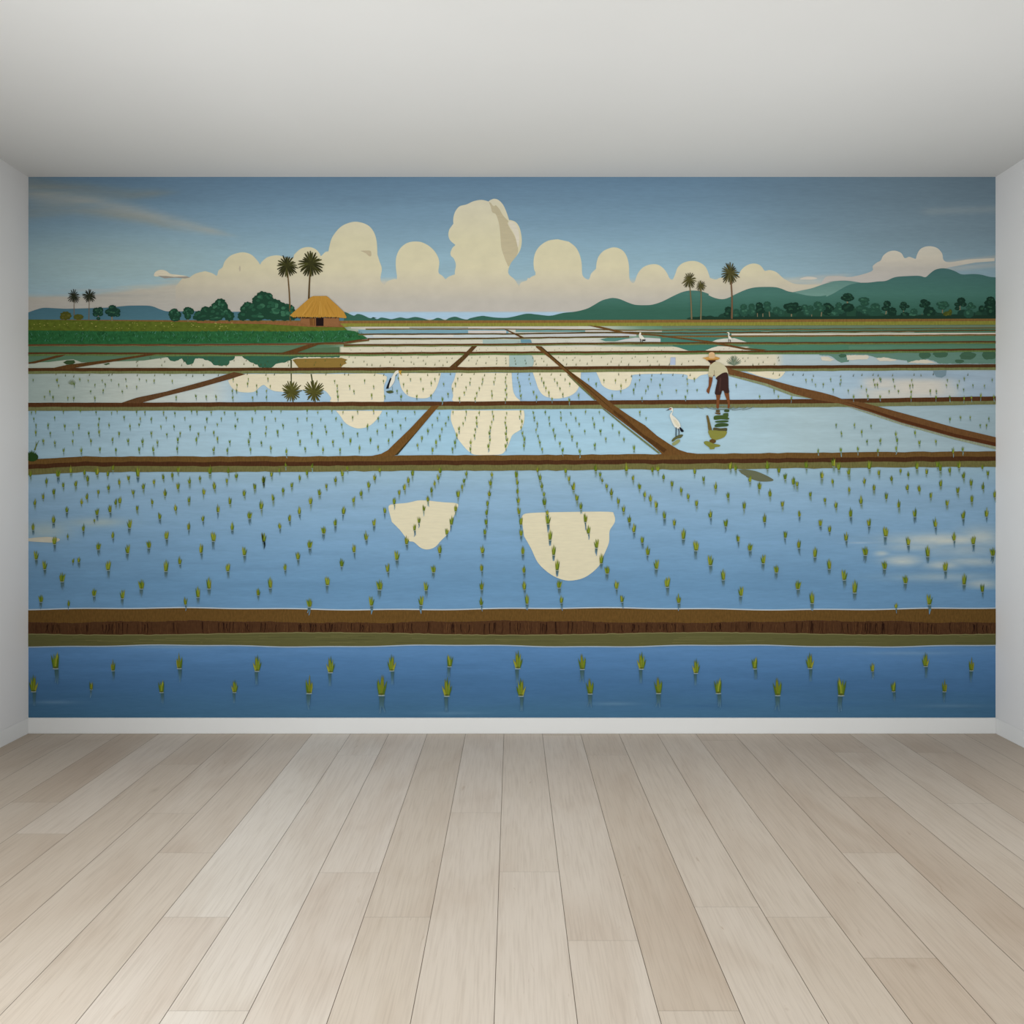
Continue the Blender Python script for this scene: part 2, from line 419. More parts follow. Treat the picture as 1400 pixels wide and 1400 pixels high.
# ---- clouds
CL = ramp_mat('cloud_paint', [(270, (234, 227, 200)), (330, (232, 224, 188)), (366, (230, 221, 186)), (390, (217, 208, 184)), (412, (200, 194, 182)), (440, (198, 192, 184))], 0, (5, 5, 8), 0.05, 2.5)
CLR = ramp_mat('cloud_paint_far', [(335, (228, 222, 204)), (355, (222, 214, 196)), (366, (206, 200, 188)), (384, (204, 198, 190))], 0, (5, 5, 20), 0.04)
top = c2p('A', [(1180, 112), (1225, 108), (1280, 75), (1350, 58)]) + c2p('B', [(60, 220), (110, 235), (140, 255)])
top = smooth(top, 3)
def arcs(crop, pts): return smooth(c2p(crop, pts), 4)
top += arcs('B', [(148, 245), (155, 215), (185, 190), (200, 150), (240, 108), (300, 85), (350, 82), (400, 100), (440, 140), (462, 172)])
top += arcs('B', [(470, 155), (510, 120), (560, 105), (610, 106), (660, 125), (708, 122)])
top += arcs('B', [(710, 100), (760, 55), (820, 42), (870, 58), (900, 90), (910, 108), (940, 80), (965, 73)])
top += arcs('P', [(450, 339), (454, 325), (465, 311), (478, 304.5), (490, 303.5), (503, 308), (511, 317), (515, 330), (516, 348)])
top += arcs('C', [(50, 530), (65, 580), (55, 660), (83, 698)])
top += arcs('C', [(87, 695), (110, 670), (150, 655), (176, 655)])
top += arcs('C', [(176, 630), (168, 560), (172, 490), (200, 430), (250, 390), (310, 378), (370, 388), (430, 425), (470, 475), (488, 530), (482, 605), (510, 630), (532, 655)])
top += arcs('C', [(536, 655), (560, 636), (602, 620)])
top += arcs('C', [(602, 600), (610, 550), (595, 505), (575, 485), (570, 460), (585, 425), (607, 405)])
top += arcs('C', [(600, 398), (570, 372), (555, 335), (562, 290), (592, 248)])
top += arcs('C', [(590, 225), (594, 190), (610, 150), (640, 118), (690, 105), (740, 82), (800, 72), (850, 84)])
top += arcs('C', [(860, 75), (890, 64), (925, 74), (960, 112), (985, 170), (1002, 220)])
top += arcs('C', [(1010, 220), (1050, 235), (1080, 280), (1095, 360), (1087, 430), (1060, 480), (1020, 530), (998, 580), (1000, 620), (1040, 655), (1060, 685), (1074, 712)])
top += arcs('C', [(1078, 705), (1090, 680), (1130, 665), (1140, 645), (1150, 650), (1165, 638), (1195, 625)])
top += arcs('C', [(1196, 605), (1185, 580), (1182, 520), (1195, 460), (1230, 410), (1290, 372), (1360, 362), ])
top += arcs('D', [(310, 110), (360, 150), (390, 205), (405, 270), (408, 340), (420, 370), (452, 390), (465, 375), (475, 345), (510, 310)])
top += arcs('D', [(512, 290), (517, 255), (532, 215), (572, 175), (640, 152), (700, 170), (735, 215), (752, 280), (757, 380), (775, 412), (792, 412)])
top += arcs('D', [(800, 395), (815, 350), (850, 305), (900, 280), (960, 278), (1005, 305), (1035, 345), (1052, 380), (1075, 388), (1095, 345), (1112, 300), (1155, 265), (1215, 252), (1270, 262), (1320, 300), (1350, 378)])
top += arcs('E', [(422, 295), (460, 304), (500, 290), (600, 292), (640, 265), (660, 230), (700, 195), (755, 177), (810, 190), (845, 232)])
top += arcs('E', [(852, 236), (890, 230), (940, 245), (980, 280), (1005, 302)])
top += arcs('E', [(1010, 302), (1050, 325), (1100, 341), (1200, 346), (1310, 344)])
cloud = Shape(1); cloud.poly(top + [(1130, 396), (1100, 412), (1050, 436), (820, 436), (800, 426), (480, 426), (470, 432), (240, 432), (240, 392)], (230, 220, 200))
cb = cloud.build('cloud_bank', CL)
f = Shape(2)
f.poly(arcs('C', [(852, 86), (868, 125), (878, 163), (905, 180), (928, 250), (938, 340), (944, 420), (960, 475), (985, 540), (1000, 562), (1020, 530), (1058, 480), (1068, 440), (1058, 390), (1040, 335), (1010, 285), (990, 245), (995, 228), (960, 190), (930, 140), (905, 112), (893, 118), (880, 112), (868, 95)]), (208, 196, 162))
f.poly(arcs('C', [(1002, 228), (1040, 240), (1068, 290), (1078, 360), (1066, 420), (1050, 350), (1025, 295), (995, 250)]), (236, 228, 208))
f.build('cloud_fold', None, cb)
f = Shape(2)
f.poly(arcs('B', [(1200, 70), (1240, 68), (1275, 72), (1280, 105), (1265, 110), (1240, 88)]), (206, 192, 158))
f.build('cloud_fold', None, cb); f = Shape(2)
f.poly(arcs('B', [(305, 200), (314, 178), (318, 210), (312, 225)]), (206, 194, 168))
f.build('cloud_fold', None, cb)
c = Shape(1)
c.poly(smooth(c2p('A', [(972, 88), (985, 62), (1020, 48), (1060, 55), (1095, 78), (1150, 85), (1215, 95), (1180, 103), (1100, 100), (1020, 98), (985, 98)]), 4, True), (236, 226, 200))
c.build('cloud')
c = Shape(2)
c.poly(c2p('A', [(1000, 92), (1060, 93), (1120, 100), (1215, 96), (1240, 106), (1200, 112), (1130, 106), (1050, 112)]), (172, 164, 152))
c.build('cloud_shadow', None, cb)
c = Shape(1)
c.poly(smooth(c2p('F', [(30, 335), (60, 312), (150, 310), (240, 315), (385, 275), (392, 238), (425, 210), (452, 195), (470, 160), (510, 130), (560, 123), (605, 142), (628, 178), (660, 168), (692, 178), (710, 182), (718, 155), (740, 115), (775, 95), (820, 90), (870, 105), (905, 145), (915, 192), (960, 208), (1090, 188), (1200, 182), (1290, 178)]), 3) +
       c2p('F', [(1290, 200), (1150, 210), (960, 245), (900, 262), (800, 322), (700, 316), (500, 350), (360, 365), (200, 352), (60, 372), (0, 390)]), (220, 214, 200))
c.build('cloud', CLR)
c = Shape(1)
c.poly(smooth(c2p('E', [(1128, 303), (1150, 290), (1190, 282), (1240, 286), (1268, 296), (1230, 305), (1170, 306)]), 3, True), (222, 215, 200))
c.build('cloud')

# ---- hills
HB = ramp_mat('blue_hill_paint', [(415, (80, 120, 134)), (440, (86, 128, 142))], 0)
HG = ramp_mat('green_hill_paint', [(365, (78, 118, 116)), (402, (80, 126, 114)), (424, (62, 106, 90)), (440, (60, 104, 88))], 0)
HF = ramp_mat('pale_hill_paint', [(383, (106, 146, 138)), (406, (124, 162, 150)), (440, (118, 156, 146))], 0)
h = Shape(3)
h.poly(arcs('A', [(48, 362), (110, 340), (165, 328), (240, 331), (330, 335), (430, 333), (530, 330), (650, 325), (740, 316), (800, 312), (920, 312), (970, 320), (1020, 340), (1080, 355), (1200, 354), (1320, 352)]) + c2p('B', [(250, 519), (320, 518), (500, 528), (900, 500), (1085, 520)]) + [(471, 441), (39, 441)], (80, 120, 135))
h.build('hill', HB)
h = Shape(3)
h.poly(arcs('E', [(1060, 408), (1150, 390), (1220, 375), (1280, 355), (1340, 335), (1400, 322)]) + arcs('F', [(50, 358), (100, 348), (190, 343), (270, 352), (330, 364)]) + c2p('F', [(330, 480), (0, 500)]) + [(1080, 420)], (110, 150, 140))
h.build('hill', HF)
h = Shape(4)
h.poly(arcs('B', [(1085, 520), (1100, 525), (1150, 547), (1178, 535), (1215, 542), (1270, 566), (1300, 560), (1325, 566)]) +
       arcs('C', [(0, 935), (30, 950), (60, 938), (105, 945), (140, 950), (200, 937), (250, 945), (310, 934), (370, 945), (410, 956), (440, 953), (480, 940), (530, 956), (560, 942), (605, 932), (650, 945), (690, 953), (720, 942), (800, 926), (840, 930), (900, 938), (980, 940), (1040, 930), (1130, 910), (1200, 915), (1290, 925), (1330, 920)]) +
       arcs('D', [(180, 657), (270, 635), (360, 625), (440, 605), (490, 580), (550, 545), (600, 530), (640, 525), (690, 535), (750, 560), (800, 575), (870, 578), (930, 573), (1000, 550), (1080, 510), (1150, 480), (1210, 470), (1280, 475), (1340, 495)]) +
       arcs('E', [(400, 430), (450, 452), (510, 462), (560, 450), (620, 420), (700, 385), (770, 368), (850, 364), (930, 366), (980, 378), (1030, 398), (1075, 407), (1130, 420), (1200, 434), (1280, 438), (1340, 430)]) +
       arcs('F', [(50, 462), (100, 440), (160, 405), (220, 375), (290, 360), (360, 358), (430, 350), (490, 345), (550, 320), (610, 312), (730, 308), (780, 318), (810, 295), (850, 265), (900, 253), (950, 258), (1000, 275), (1050, 298), (1130, 295), (1190, 300), (1250, 315), (1298, 320)]) + [(1361, 441), (470, 441)], (70, 115, 105))
h.build('hill', HG)

# ---- far ground and thin far paddies
g = Shape(5)
def band(s, x0, x1, y0, y1, col, slope=0.0):
    s.poly([(x0, y0), (x1, y0 + slope), (x1, y1 + slope), (x0, y1)], col)
g.poly([(39, 437), (280, 438), (470, 438.5), (700, 438), (900, 437.3), (1361, 435), (1361, 440), (900, 441.5), (560, 442.5), (470, 442.5), (39, 443)], (138, 104, 58))
g.poly([(39, 439.5), (300, 440), (476, 440), (476, 447), (440, 450), (39, 450)], (146, 100, 62))
g.poly([(465, 442.3), (900, 441.2), (1361, 439), (1361, 444), (900, 445.8), (470, 446.8)], (142, 140, 62))
g.build('far_ground', PAINT_V)
def pband(x0, x1, y0, y1, col, slope=0.0): PAD.append(([(x0, y0), (x1, y0 + slope), (x1, y1 + slope), (x0, y1)], col))
PAD = []
pband(480, 540, 447.6, 449.2, (218, 208, 196)); pband(560, 640, 447.4, 449.2, (168, 172, 160)); pband(640, 790, 447.2, 449.4, (216, 208, 196))
pband(490, 695, 450.8, 456, (128, 168, 180)); pband(640, 692, 452, 456, (214, 208, 200)); pband(705, 800, 450.5, 454, (120, 160, 158)); pband(800, 905, 450.8, 453.6, (206, 204, 194))
pband(500, 706, 457.6, 462, (206, 214, 212)); pband(510, 620, 458, 460.5, (228, 224, 212)); pband(716, 870, 456, 459.6, (204, 206, 206)); pband(470, 660, 464.5, 470, (216, 212, 192)); pband(660, 720, 464.5, 470, (172, 192, 184))
pband(905, 1361, 446.2, 449, (118, 134, 110), -1.5); pband(905, 1120, 453.6, 459, (92, 132, 120), -1); pband(1000, 1361, 456, 458.6, (220, 212, 194), -1); pband(1040, 1130, 453.6, 455, (206, 200, 184), -.4); pband(1120, 1250, 453, 455, (176, 184, 166), -.4)
PAD.append((c2p('G4', [(540, 130), (580, 143), (650, 143), (725, 130), (760, 120), (830, 118), (600, 118)]), (92, 140, 128)))
PAD.append((c2p('G4', [(650, 145), (725, 128), (800, 117), (900, 118), (985, 124), (985, 148)]), (210, 210, 206)))
PAD.append((c2p('G4', [(965, 98), (1400, 122), (1400, 150), (985, 150), (985, 118)]), (76, 128, 112)))
PAD.append((c2p('G4', [(1075, 180), (1120, 190), (1190, 213), (1325, 213), (1400, 186), (1400, 170), (1075, 172)]), (70, 124, 106)))
PAD.append((c2p('G5', [(385, 150), (430, 132), (480, 124), (560, 120), (620, 140), (650, 150)]), (216, 214, 200)))
PAD.append((c2p('G5', [(345, 211), (400, 190), (440, 180), (520, 182), (680, 208), (680, 211)]), (224, 216, 196)))
PAD.append((c2p('G5', [(640, 165), (1400, 160), (1400, 205), (760, 212)]), (84, 132, 106)))
each('far_paddy', 5, PAD)

# ---- reflections of the landscape in the water
RF = []
GRN = (58, 104, 80)
RF.append((c2p('G1', [(50, 240), (1400, 238), (1400, 262), (1060, 262), (900, 285), (700, 292), (500, 300), (440, 298), (380, 276), (310, 282), (200, 296), (50, 302)]), (98, 132, 104)))
RF.append((c2p('G1', [(305, 300), (330, 285), (385, 282), (395, 300), (370, 315), (330, 315)]), (62, 84, 52)))
RF.append((c2p('G1', [(600, 312), (640, 302), (650, 310), (620, 320)]), (80, 104, 70)))
RF.append((rough(c2p('G1', [(1050, 248), (1400, 246), (1400, 290), (1385, 285), (1330, 262), (1275, 272), (1262, 308), (1220, 316), (1175, 272), (1130, 292), (1090, 284), (1075, 262)]), .6, 2), GRN))
RF.append((rough(c2p('G2', [(0, 242), (275, 245), (272, 272), (235, 290), (232, 315), (170, 328), (120, 315), (90, 290), (40, 272), (0, 266)]), .6, 3), GRN))
RF.append((rough(c2p('G2', [(318, 240), (345, 270), (400, 300), (440, 318), (458, 338), (550, 338), (580, 310), (650, 298), (700, 275), (720, 262), (900, 262), (1050, 262), (1050, 242)]), .6, 4), GRN))
RF.append((c2p('G2', [(700, 280), (730, 272), (1062, 266), (1105, 280), (1085, 292), (1100, 305), (1072, 318), (1055, 338), (745, 338)]), (146, 118, 58)))
RF.append((c2p('G2', [(560, 230), (1046, 232), (1046, 188), (800, 200), (700, 215)]), (88, 116, 84)))
each('landscape_reflection', 6, RF)
RC = (236, 226, 196)
def cref(crop, pts, col=RC, cl=False):
    s = Shape(6); s.poly(arcs(crop, pts) if not cl else c2p(crop, pts), col); s.build('cloud_reflection')
cref('G2', [(225, 432), (250, 480), (290, 510), (350, 520), (420, 515), (455, 485), (490, 465), (525, 492), (570, 510), (640, 515), (700, 505), (800, 500), (900, 498), (945, 512), (985, 560), (1000, 592), (1300, 594), (1370, 592), (1372, 480), (1368, 388), (1000, 384), (345, 384)])
cref('G2', [(1020, 655), (1050, 690), (1090, 745), (1150, 778), (1200, 785), (1260, 770), (1310, 730), (1345, 685), (1360, 655)])
cref('G3', [(188, 378), (195, 440), (215, 500), (260, 545), (330, 562), (400, 560), (440, 530), (470, 480), (490, 420), (500, 378)])
cref('G3', [(610, 376), (598, 425), (578, 475), (590, 540), (605, 590), (850, 594), (1072, 590), (1050, 550), (1030, 500), (1020, 376)])
cref('G3', [(578, 652), (572, 710), (585, 760), (602, 800), (625, 860), (680, 930), (720, 965), (760, 980), (880, 980), (950, 972), (985, 930), (1010, 870), (1030, 830), (1090, 790), (1110, 740), (1115, 690), (1110, 652)])
cref('G4', [(45, 372), (65, 430), (90, 500), (130, 545), (200, 565), (270, 560), (330, 540), (375, 500), (395, 430), (400, 372)])
cref('G4', [(512, 370), (535, 420), (555, 465), (600, 495), (660, 505), (720, 495), (760, 465), (775, 420), (800, 388), (1150, 385), (1185, 418), (1240, 424), (1280, 395), (1340, 382), (1345, 366)])
cref('G5', [(640, 362), (700, 385), (760, 405), (860, 422), (905, 405), (935, 366)])
cref('R2', [(747, 315), (757, 288), (850, 278), (930, 263), (1050, 274), (1128, 280), (1137, 300), (1112, 360), (1088, 440), (1040, 492), (1010, 525), (970, 540), (930, 532), (888, 498), (858, 490), (810, 430), (765, 385)], (226, 217, 186))
cref('R3', [(138, 375), (145, 345), (200, 334), (400, 329), (625, 328), (655, 342), (661, 385), (632, 435), (628, 500), (600, 570), (570, 635), (500, 693), (430, 714), (370, 711), (300, 680), (230, 617), (190, 535), (150, 465)], (226, 217, 186))
cref('R1', [(36, 478), (90, 472), (160, 470), (215, 482), (190, 500), (130, 500), (36, 494)], (202, 198, 180))
SR = []
SR.append((arcs('G3', [(1003, 248), (1080, 246), (1172, 250), (1172, 330), (1080, 332), (1003, 330)]), (168, 192, 186)))
SR.append((c2p('G4', [(1060, 262), (1095, 262), (1095, 318), (1055, 318)]), (182, 194, 214)))
SR.append((c2p('G4', [(0, 252), (40, 252), (42, 328), (0, 330)]), (176, 196, 190)))
SR.append((c2p('G3', [(1085, 130), (1160, 130), (1170, 155), (1090, 155)]), (110, 152, 166)))
each('sky_reflection', 7, SR)
# reflected hills and trees at the right
s = Shape(6)
s.poly(rough(c2p('G6', [(0, 222), (1298, 218), (1298, 308), (880, 308), (840, 285), (790, 276), (730, 290), (650, 302), (640, 285), (560, 276), (480, 262), (430, 268), (370, 250), (350, 244), (230, 244), (215, 296), (160, 300), (140, 290), (80, 250), (0, 246)]), .4, 5), (106, 142, 126))
for cx, cy, rx, ry in ((775, 245, 42, 28), (890, 240, 55, 26), (1090, 250, 62, 30), (1250, 245, 55, 34), (1030, 290, 35, 14), (170, 250, 28, 14)):
    Shape(7).poly(rough(c2p('G6', ellipse(cx, cy, rx, ry, 16, .15)), .3, 6), (72, 106, 82)).build('tree_reflection')
s.build('landscape_reflection'); s = Shape(6)
s.poly(c2p('G6', [(835, 362), (935, 358), (930, 395), (900, 412), (860, 405)]), (126, 150, 160))
s.build('landscape_reflection')
s = Shape(6)
s.poly(arcs('R4', [(0, 88), (50, 96), (110, 120), (150, 146), (110, 154), (60, 150), (0, 128)]), (104, 108, 84))
s.build('bank_reflection'); s = Shape(6)
s.poly(c2p('R3', [(1355, 92), (1400, 90), (1400, 128), (1372, 112)]), (104, 108, 84))
s.build('bank_reflection')

# ---- grassy island
gi = Shape(8)
gi.poly(c2p('A', [(48, 415), (260, 418), (700, 426), (1290, 434)]) + c2p('B', [(0, 602), (300, 607), (500, 610), (830, 630), (1080, 633), (1112, 662), (600, 670), (0, 668)]) + c2p('A', [(700, 502), (48, 497)]), (98, 112, 40))
gi.poly(c2p('A', [(48, 495), (700, 500)]) + rough(c2p('B', [(0, 663), (300, 660), (700, 664), (1100, 655)]), .4, 9) + c2p('B', [(1160, 662), (1205, 685), (1257, 716), (1150, 738), (900, 742), (500, 750), (0, 752)]) + c2p('A', [(700, 604), (48, 604)]), (48, 106, 62))
grass = gi.build('grass_bank', PAINT_G)
r2 = random.Random(4)
fl = Shape(9)
for i in range(70):
    x = r2.uniform(42, 330); y = r2.uniform(441, 450)
    fl.poly(ellipse(x, y, r2.uniform(.4, 1.3), r2.uniform(.25, .5), 6), (186, 180, 100))
for i in range(700):
    x = r2.uniform(42, 495); y = r2.uniform(454.5, 468.5 if x < 470 else 464)
    l = r2.uniform(1.5, 4.2); d = r2.choice((-1, 1)) * r2.uniform(.5, 1.1)
    col = r2.choice(((66, 132, 84), (38, 90, 50), (90, 150, 122), (32, 76, 44), (60, 118, 62)))
    fl.poly([(x - .35, y), (x + .35, y), (x + d * l * .6, y - l), (x + d * l * .6 - .3, y - l)], col)
o = fl.build('grass_tuft', None, grass); o['kind'] = 'stuff'

# ---- trees
def blob_tree(crop, blobs, trunk, cols, layer, name='tree', seed=1, lobes=9):
    r = random.Random(seed)
    x0, y0, sc = CROP[crop]
    t = Shape(layer)
    for (a, b, w) in trunk[:1]: t.poly(strip(c2p(crop, [a, b]), w / sc * 1.2, w / sc), (136, 126, 98))
    xs = [b[0] for b in blobs]; yb = max(b[1] + b[3] for b in blobs)
    s = Shape(layer + 1)
    dark, mid, light = cols
    for (cx, cy, rx, ry) in blobs:
        pts = []
        n = 36; ph = r.random() * 6.28
        for i in range(n):
            a = 2 * math.pi * i / n
            k = 1 + 0.16 * abs(math.sin(lobes / 2 * a + ph)) - 0.07 + r.uniform(-.05, .05)
            pts.append((cx + rx * k * math.cos(a), cy + ry * k * math.sin(a)))
        s.poly(c2p(crop, pts), dark)
    for (cx, cy, rx, ry) in blobs:
        for j in range(5):
            a = r.uniform(0, 6.28); q = r.uniform(.1, .62)
            px, py = cx + rx * q * math.cos(a), cy + ry * q * math.sin(a) - ry * .08
            s.poly(c2p(crop, [(px + rx * .30 * math.cos(u * .698) * (1 + r.uniform(-.15, .15)), py + ry * .26 * math.sin(u * .698) * (1 + r.uniform(-.15, .15))) for u in range(9)]), r.choice((mid, mid, light, dark)))
    root = t.build(name) if trunk else s.build(name)
    if trunk: s.build('crown', None, root)
    for (a, b, w) in trunk[1:]: Shape(layer).poly(strip(c2p(crop, [a, b]), w / sc * 1.2, w / sc), (136, 126, 98)).build('trunk', None, root)
    return root
DK = ((36, 72, 54), (46, 92, 68), (64, 114, 86))
blob_tree('A', [(325, 386, 40, 30), (300, 398, 18, 16)], [], ((84, 86, 34), (96, 96, 40), (108, 106, 48)), 10, 'bush', 1)
blob_tree('A', [(418, 396, 36, 20)], [], ((88, 92, 38), (98, 102, 44), (108, 112, 52)), 10, 'bush', 2)
DL = ((34, 66, 54), (44, 84, 64), (62, 106, 78))
blob_tree('A', [(548, 350, 24, 22), (578, 345, 22, 22), (545, 375, 22, 18), (580, 372, 20, 18), (565, 408, 14, 12)], [((566, 424), (564, 385), 7)], DL, 10, seed=3)
blob_tree('A', [(668, 330, 28, 22), (640, 358, 26, 20), (700, 352, 26, 20), (665, 372, 34, 22), (705, 378, 20, 16)], [((666, 426), (664, 380), 9)], DL, 10, seed=4)
blob_tree('A', [(1110, 375, 28, 34), (1145, 380, 28, 28), (1125, 350, 24, 16), (1130, 408, 34, 20)], [((1130, 430), (1130, 400), 8)], DK, 10, seed=5)
blob_tree('A', [(1222, 345, 30, 22), (1250, 355, 18, 22), (1208, 362, 24, 18), (1222, 390, 24, 24)], [((1224, 430), (1224, 395), 9)], DK, 10, seed=6)
blob_tree('B', [(10, 545, 32, 32), (60, 515, 34, 34), (30, 560, 60, 26)], [], DK, 10, seed=7)
blob_tree('B', [(170, 455, 40, 32), (195, 478, 30, 26), (140, 480, 36, 30), (105, 520, 40, 40), (165, 530, 44, 40), (205, 525, 38, 36), (235, 550, 36, 36), (130, 560, 60, 26)], [((135, 592), (134, 530), 8)], DK, 10, seed=8)
blob_tree('B', [(480, 410, 46, 40), (520, 410, 34, 30), (450, 435, 46, 36), (370, 475, 34, 28), (340, 500, 24, 26), (400, 500, 50, 44), (470, 490, 70, 60), (540, 460, 50, 46), (580, 470, 44, 40), (620, 500, 50, 46), (560, 530, 80, 52), (430, 550, 80, 36), (335, 550, 36, 34), (650, 540, 60, 44), (660, 485, 26, 24), (690, 510, 28, 38), (700, 550, 30, 30)], [((405, 585), (404, 520), 7)], DK, 10, seed=9)
# tree belt on the right
MB = ((44, 82, 66), (52, 94, 74), (66, 112, 90)); MD = ((28, 56, 44), (38, 72, 56), (52, 90, 68))
belt = Shape(9)
edge = [(1040, 436)]
r3 = random.Random(12)
for i, (x, hgt) in enumerate([(946, 3), (952, 4), (960, 5), (970, 5), (980, 4), (990, 8), (998, 9), (1010, 9), (1020, 13), (1032, 12), (1042, 12), (1052, 10), (1062, 10), (1075, 12), (1088, 13), (1098, 10), (1108, 13), (1120, 13), (1132, 11), (1144, 16), (1156, 17), (1168, 14), (1180, 15), (1192, 11), (1205, 8), (1215, 7), (1224, 5), (1235, 6), (1246, 5), (1262, 6), (1272, 11), (1282, 8), (1294, 6), (1306, 6), (1318, 12), (1330, 9), (1342, 12), (1352, 14), (1361, 15)]):
    yb = 437.2 - (x - 946) * .0035
    belt.poly([(px, min(py, yb)) for px, py in ellipse(x + r3.uniform(-2, 2), yb - hgt * .42, 9.5 if hgt > 5 else 7, hgt * r3.uniform(.55, .72), 26, .07, r3)], r3.choice(((36, 68, 54), (42, 78, 60), (34, 64, 52))))
belt.poly([(946, 434), (1361, 431), (1361, 435.6), (1100, 436.4), (946, 437.3)], (34, 60, 46))
belt.build('hedge')
def bt(crop, items, seed0):
    for k, (blobs, trunk, cols) in enumerate(items): blob_tree(crop, blobs, trunk, cols, 10, seed=seed0 + k)
bt('T2', [
    ([(40, 235, 34, 28), (40, 275, 44, 30)], [], MD),
    ([(115, 250, 28, 22), (110, 285, 34, 24)], [], MB),
    ([(185, 210, 32, 28), (190, 260, 42, 40)], [((190, 322), (186, 240), 6)], MB),
    ([(262, 205, 30, 28), (265, 255, 36, 40)], [((318, 322), (316, 250), 6)], MB),
    ([(335, 195, 34, 30), (345, 240, 44, 34)], [((370, 322), (368, 220), 7)], MD),
    ([(410, 185, 34, 28), (415, 225, 34, 32)], [((436, 322), (428, 230), 7)], MB),
    ([(500, 245, 40, 36), (540, 265, 36, 34)], [], MB),
    ([(600, 205, 34, 26), (640, 195, 36, 26), (680, 188, 30, 24), (715, 225, 30, 26), (650, 240, 56, 34)], [((642, 325), (644, 230), 10)], MD),
    ([(770, 215, 36, 28), (825, 225, 30, 30), (800, 260, 44, 34)], [((835, 322), (838, 240), 6)], MB),
    ([(895, 190, 40, 32), (930, 225, 40, 34)], [((926, 305), (936, 220), 8)], MB),
    ([(985, 200, 40, 30), (1015, 225, 34, 34), (990, 255, 50, 36)], [], MD),
    ([(1095, 200, 32, 34), (1110, 240, 50, 36), (1060, 270, 40, 34)], [], MB),
    ([(1150, 125, 36, 20), (1180, 100, 44, 22), (1215, 125, 28, 20), (1180, 140, 40, 16), (1180, 215, 60, 40)], [((1182, 325), (1177, 120), 13)], MD),
    ([(1335, 142, 52, 26), (1345, 178, 40, 22), (1310, 225, 50, 30), (1350, 245, 40, 34)], [((1340, 325), (1342, 250), 8)], MB)], 40)
bt('T1', [
    ([(120, 215, 46, 32), (110, 270, 70, 44)], [], MB),
    ([(240, 190, 36, 32), (225, 235, 42, 24), (290, 270, 44, 46)], [((222, 342), (234, 240), 10)], MD),
    ([(405, 190, 32, 22), (385, 215, 22, 18), (440, 215, 26, 16), (405, 240, 24, 16), (420, 300, 46, 28)], [((405, 330), (405, 220), 6)], MD),
    ([(510, 270, 36, 34), (490, 305, 60, 24)], [], MB),
    ([(610, 165, 36, 22), (645, 185, 32, 24), (590, 205, 26, 20), (625, 212, 30, 18)], [((590, 332), (592, 290), 7), ((625, 300), (627, 210), 6)], MD),
    ([(665, 270, 60, 52)], [], MD),
    ([(770, 190, 36, 20), (810, 185, 42, 22), (840, 205, 26, 18), (795, 225, 44, 22)], [((795, 320), (797, 230), 9)], MB),
    ([(845, 295, 42, 30), (875, 270, 18, 26)], [], ((74, 84, 34), (86, 94, 40), (98, 106, 48))),
    ([(985, 155, 40, 30), (950, 195, 34, 20), (1010, 195, 30, 22), (945, 235, 24, 18)], [((970, 332), (974, 190), 9)], MD),
    ([(1080, 200, 26, 28), (1105, 220, 30, 18), (1060, 225, 26, 16), (1060, 285, 50, 44)], [((1067, 332), (1070, 220), 9)], MB),
    ([(1280, 145, 40, 30), (1255, 180, 36, 26), (1305, 180, 34, 30), (1275, 215, 56, 28), (1190, 240, 30, 34), (1290, 265, 50, 44)], [((1212, 330), (1212, 250), 8), ((1298, 332), (1302, 250), 8)], MD)], 70)

# ---- palms
def palm(base, top, rx, ry, w, layer, seed, tcol=(116, 92, 58), fcols=((62, 62, 32), (78, 78, 40), (52, 52, 28)), n=26, curve=0, name='palm_tree', droop=.35):
    r = random.Random(seed)
    t = Shape(layer)
    mid = ((base[0] + top[0]) / 2 + curve, (base[1] + top[1]) / 2)
    tp = smooth([base, mid, top], 5)
    t.poly(strip(tp, w * 1.25, w * .8), tcol)
    o = t.build(name)
    s = Shape(layer + 1)
    for i in range(n):
        a = 2 * math.pi * (i + r.uniform(-.3, .3)) / n
        q = r.uniform(.82, 1.1)
        dx, dy = math.cos(a) * rx * q, -math.sin(a) * ry * q
        pts = [(top[0] + dx * u, top[1] + dy * u + droop * ry * .5 * u * u * abs(math.cos(a))) for u in (0.05, .4, .75, 1.0)]
        wd = rx * .138
        L, Q = [], []
        for j, p in enumerate(pts):
            ww = wd * (.5, .95, 1.0, .5)[j] / 2
            d = math.hypot(dx, dy) or 1
            L.append((p[0] - dy / d * ww, p[1] + dx / d * ww)); Q.append((p[0] + dy / d * ww, p[1] - dx / d * ww))
        s.poly(L + Q[::-1], r.choice(fcols))
    s.poly(ellipse(top[0], top[1], rx * .24, ry * .22, 10), fcols[0])
    s.build('palm_crown', None, o)
    return o
def pj(crop, x, y): return c2p(crop, [(x, y)])[0]
palm(pj('J', 400, 1175), pj('J', 350, 360), 14.5, 15.0, 1.7, 13, 1, (112, 88, 52), n=25, curve=.9)
palm(pj('J', 672, 850), pj('J', 705, 330), 16.5, 16.5, 1.9, 13, 2, (92, 72, 40), n=27, curve=-.6)
GP = ((46, 50, 36), (58, 62, 46), (40, 44, 32))
palm(pj('A', 386, 385), pj('A', 385, 243), 8.8, 9.5, .9, 11, 3, (128, 112, 92), GP, 19)
palm(pj('A', 495, 420), pj('A', 498, 240), 9.8, 8.8, .9, 11, 4, (128, 112, 92), GP, 19)
RP = ((84, 80, 44), (66, 64, 36), (104, 98, 58))
palm(pj('E', 265, 622), pj('E', 246, 310), 9.8, 11, 1.5, 13, 5, (130, 112, 80), RP, 22, .6)
palm(pj('E', 338, 630), pj('E', 340, 355), 7.3, 7.6, 1.5, 13, 6, (126, 116, 84), RP, 20, .3)
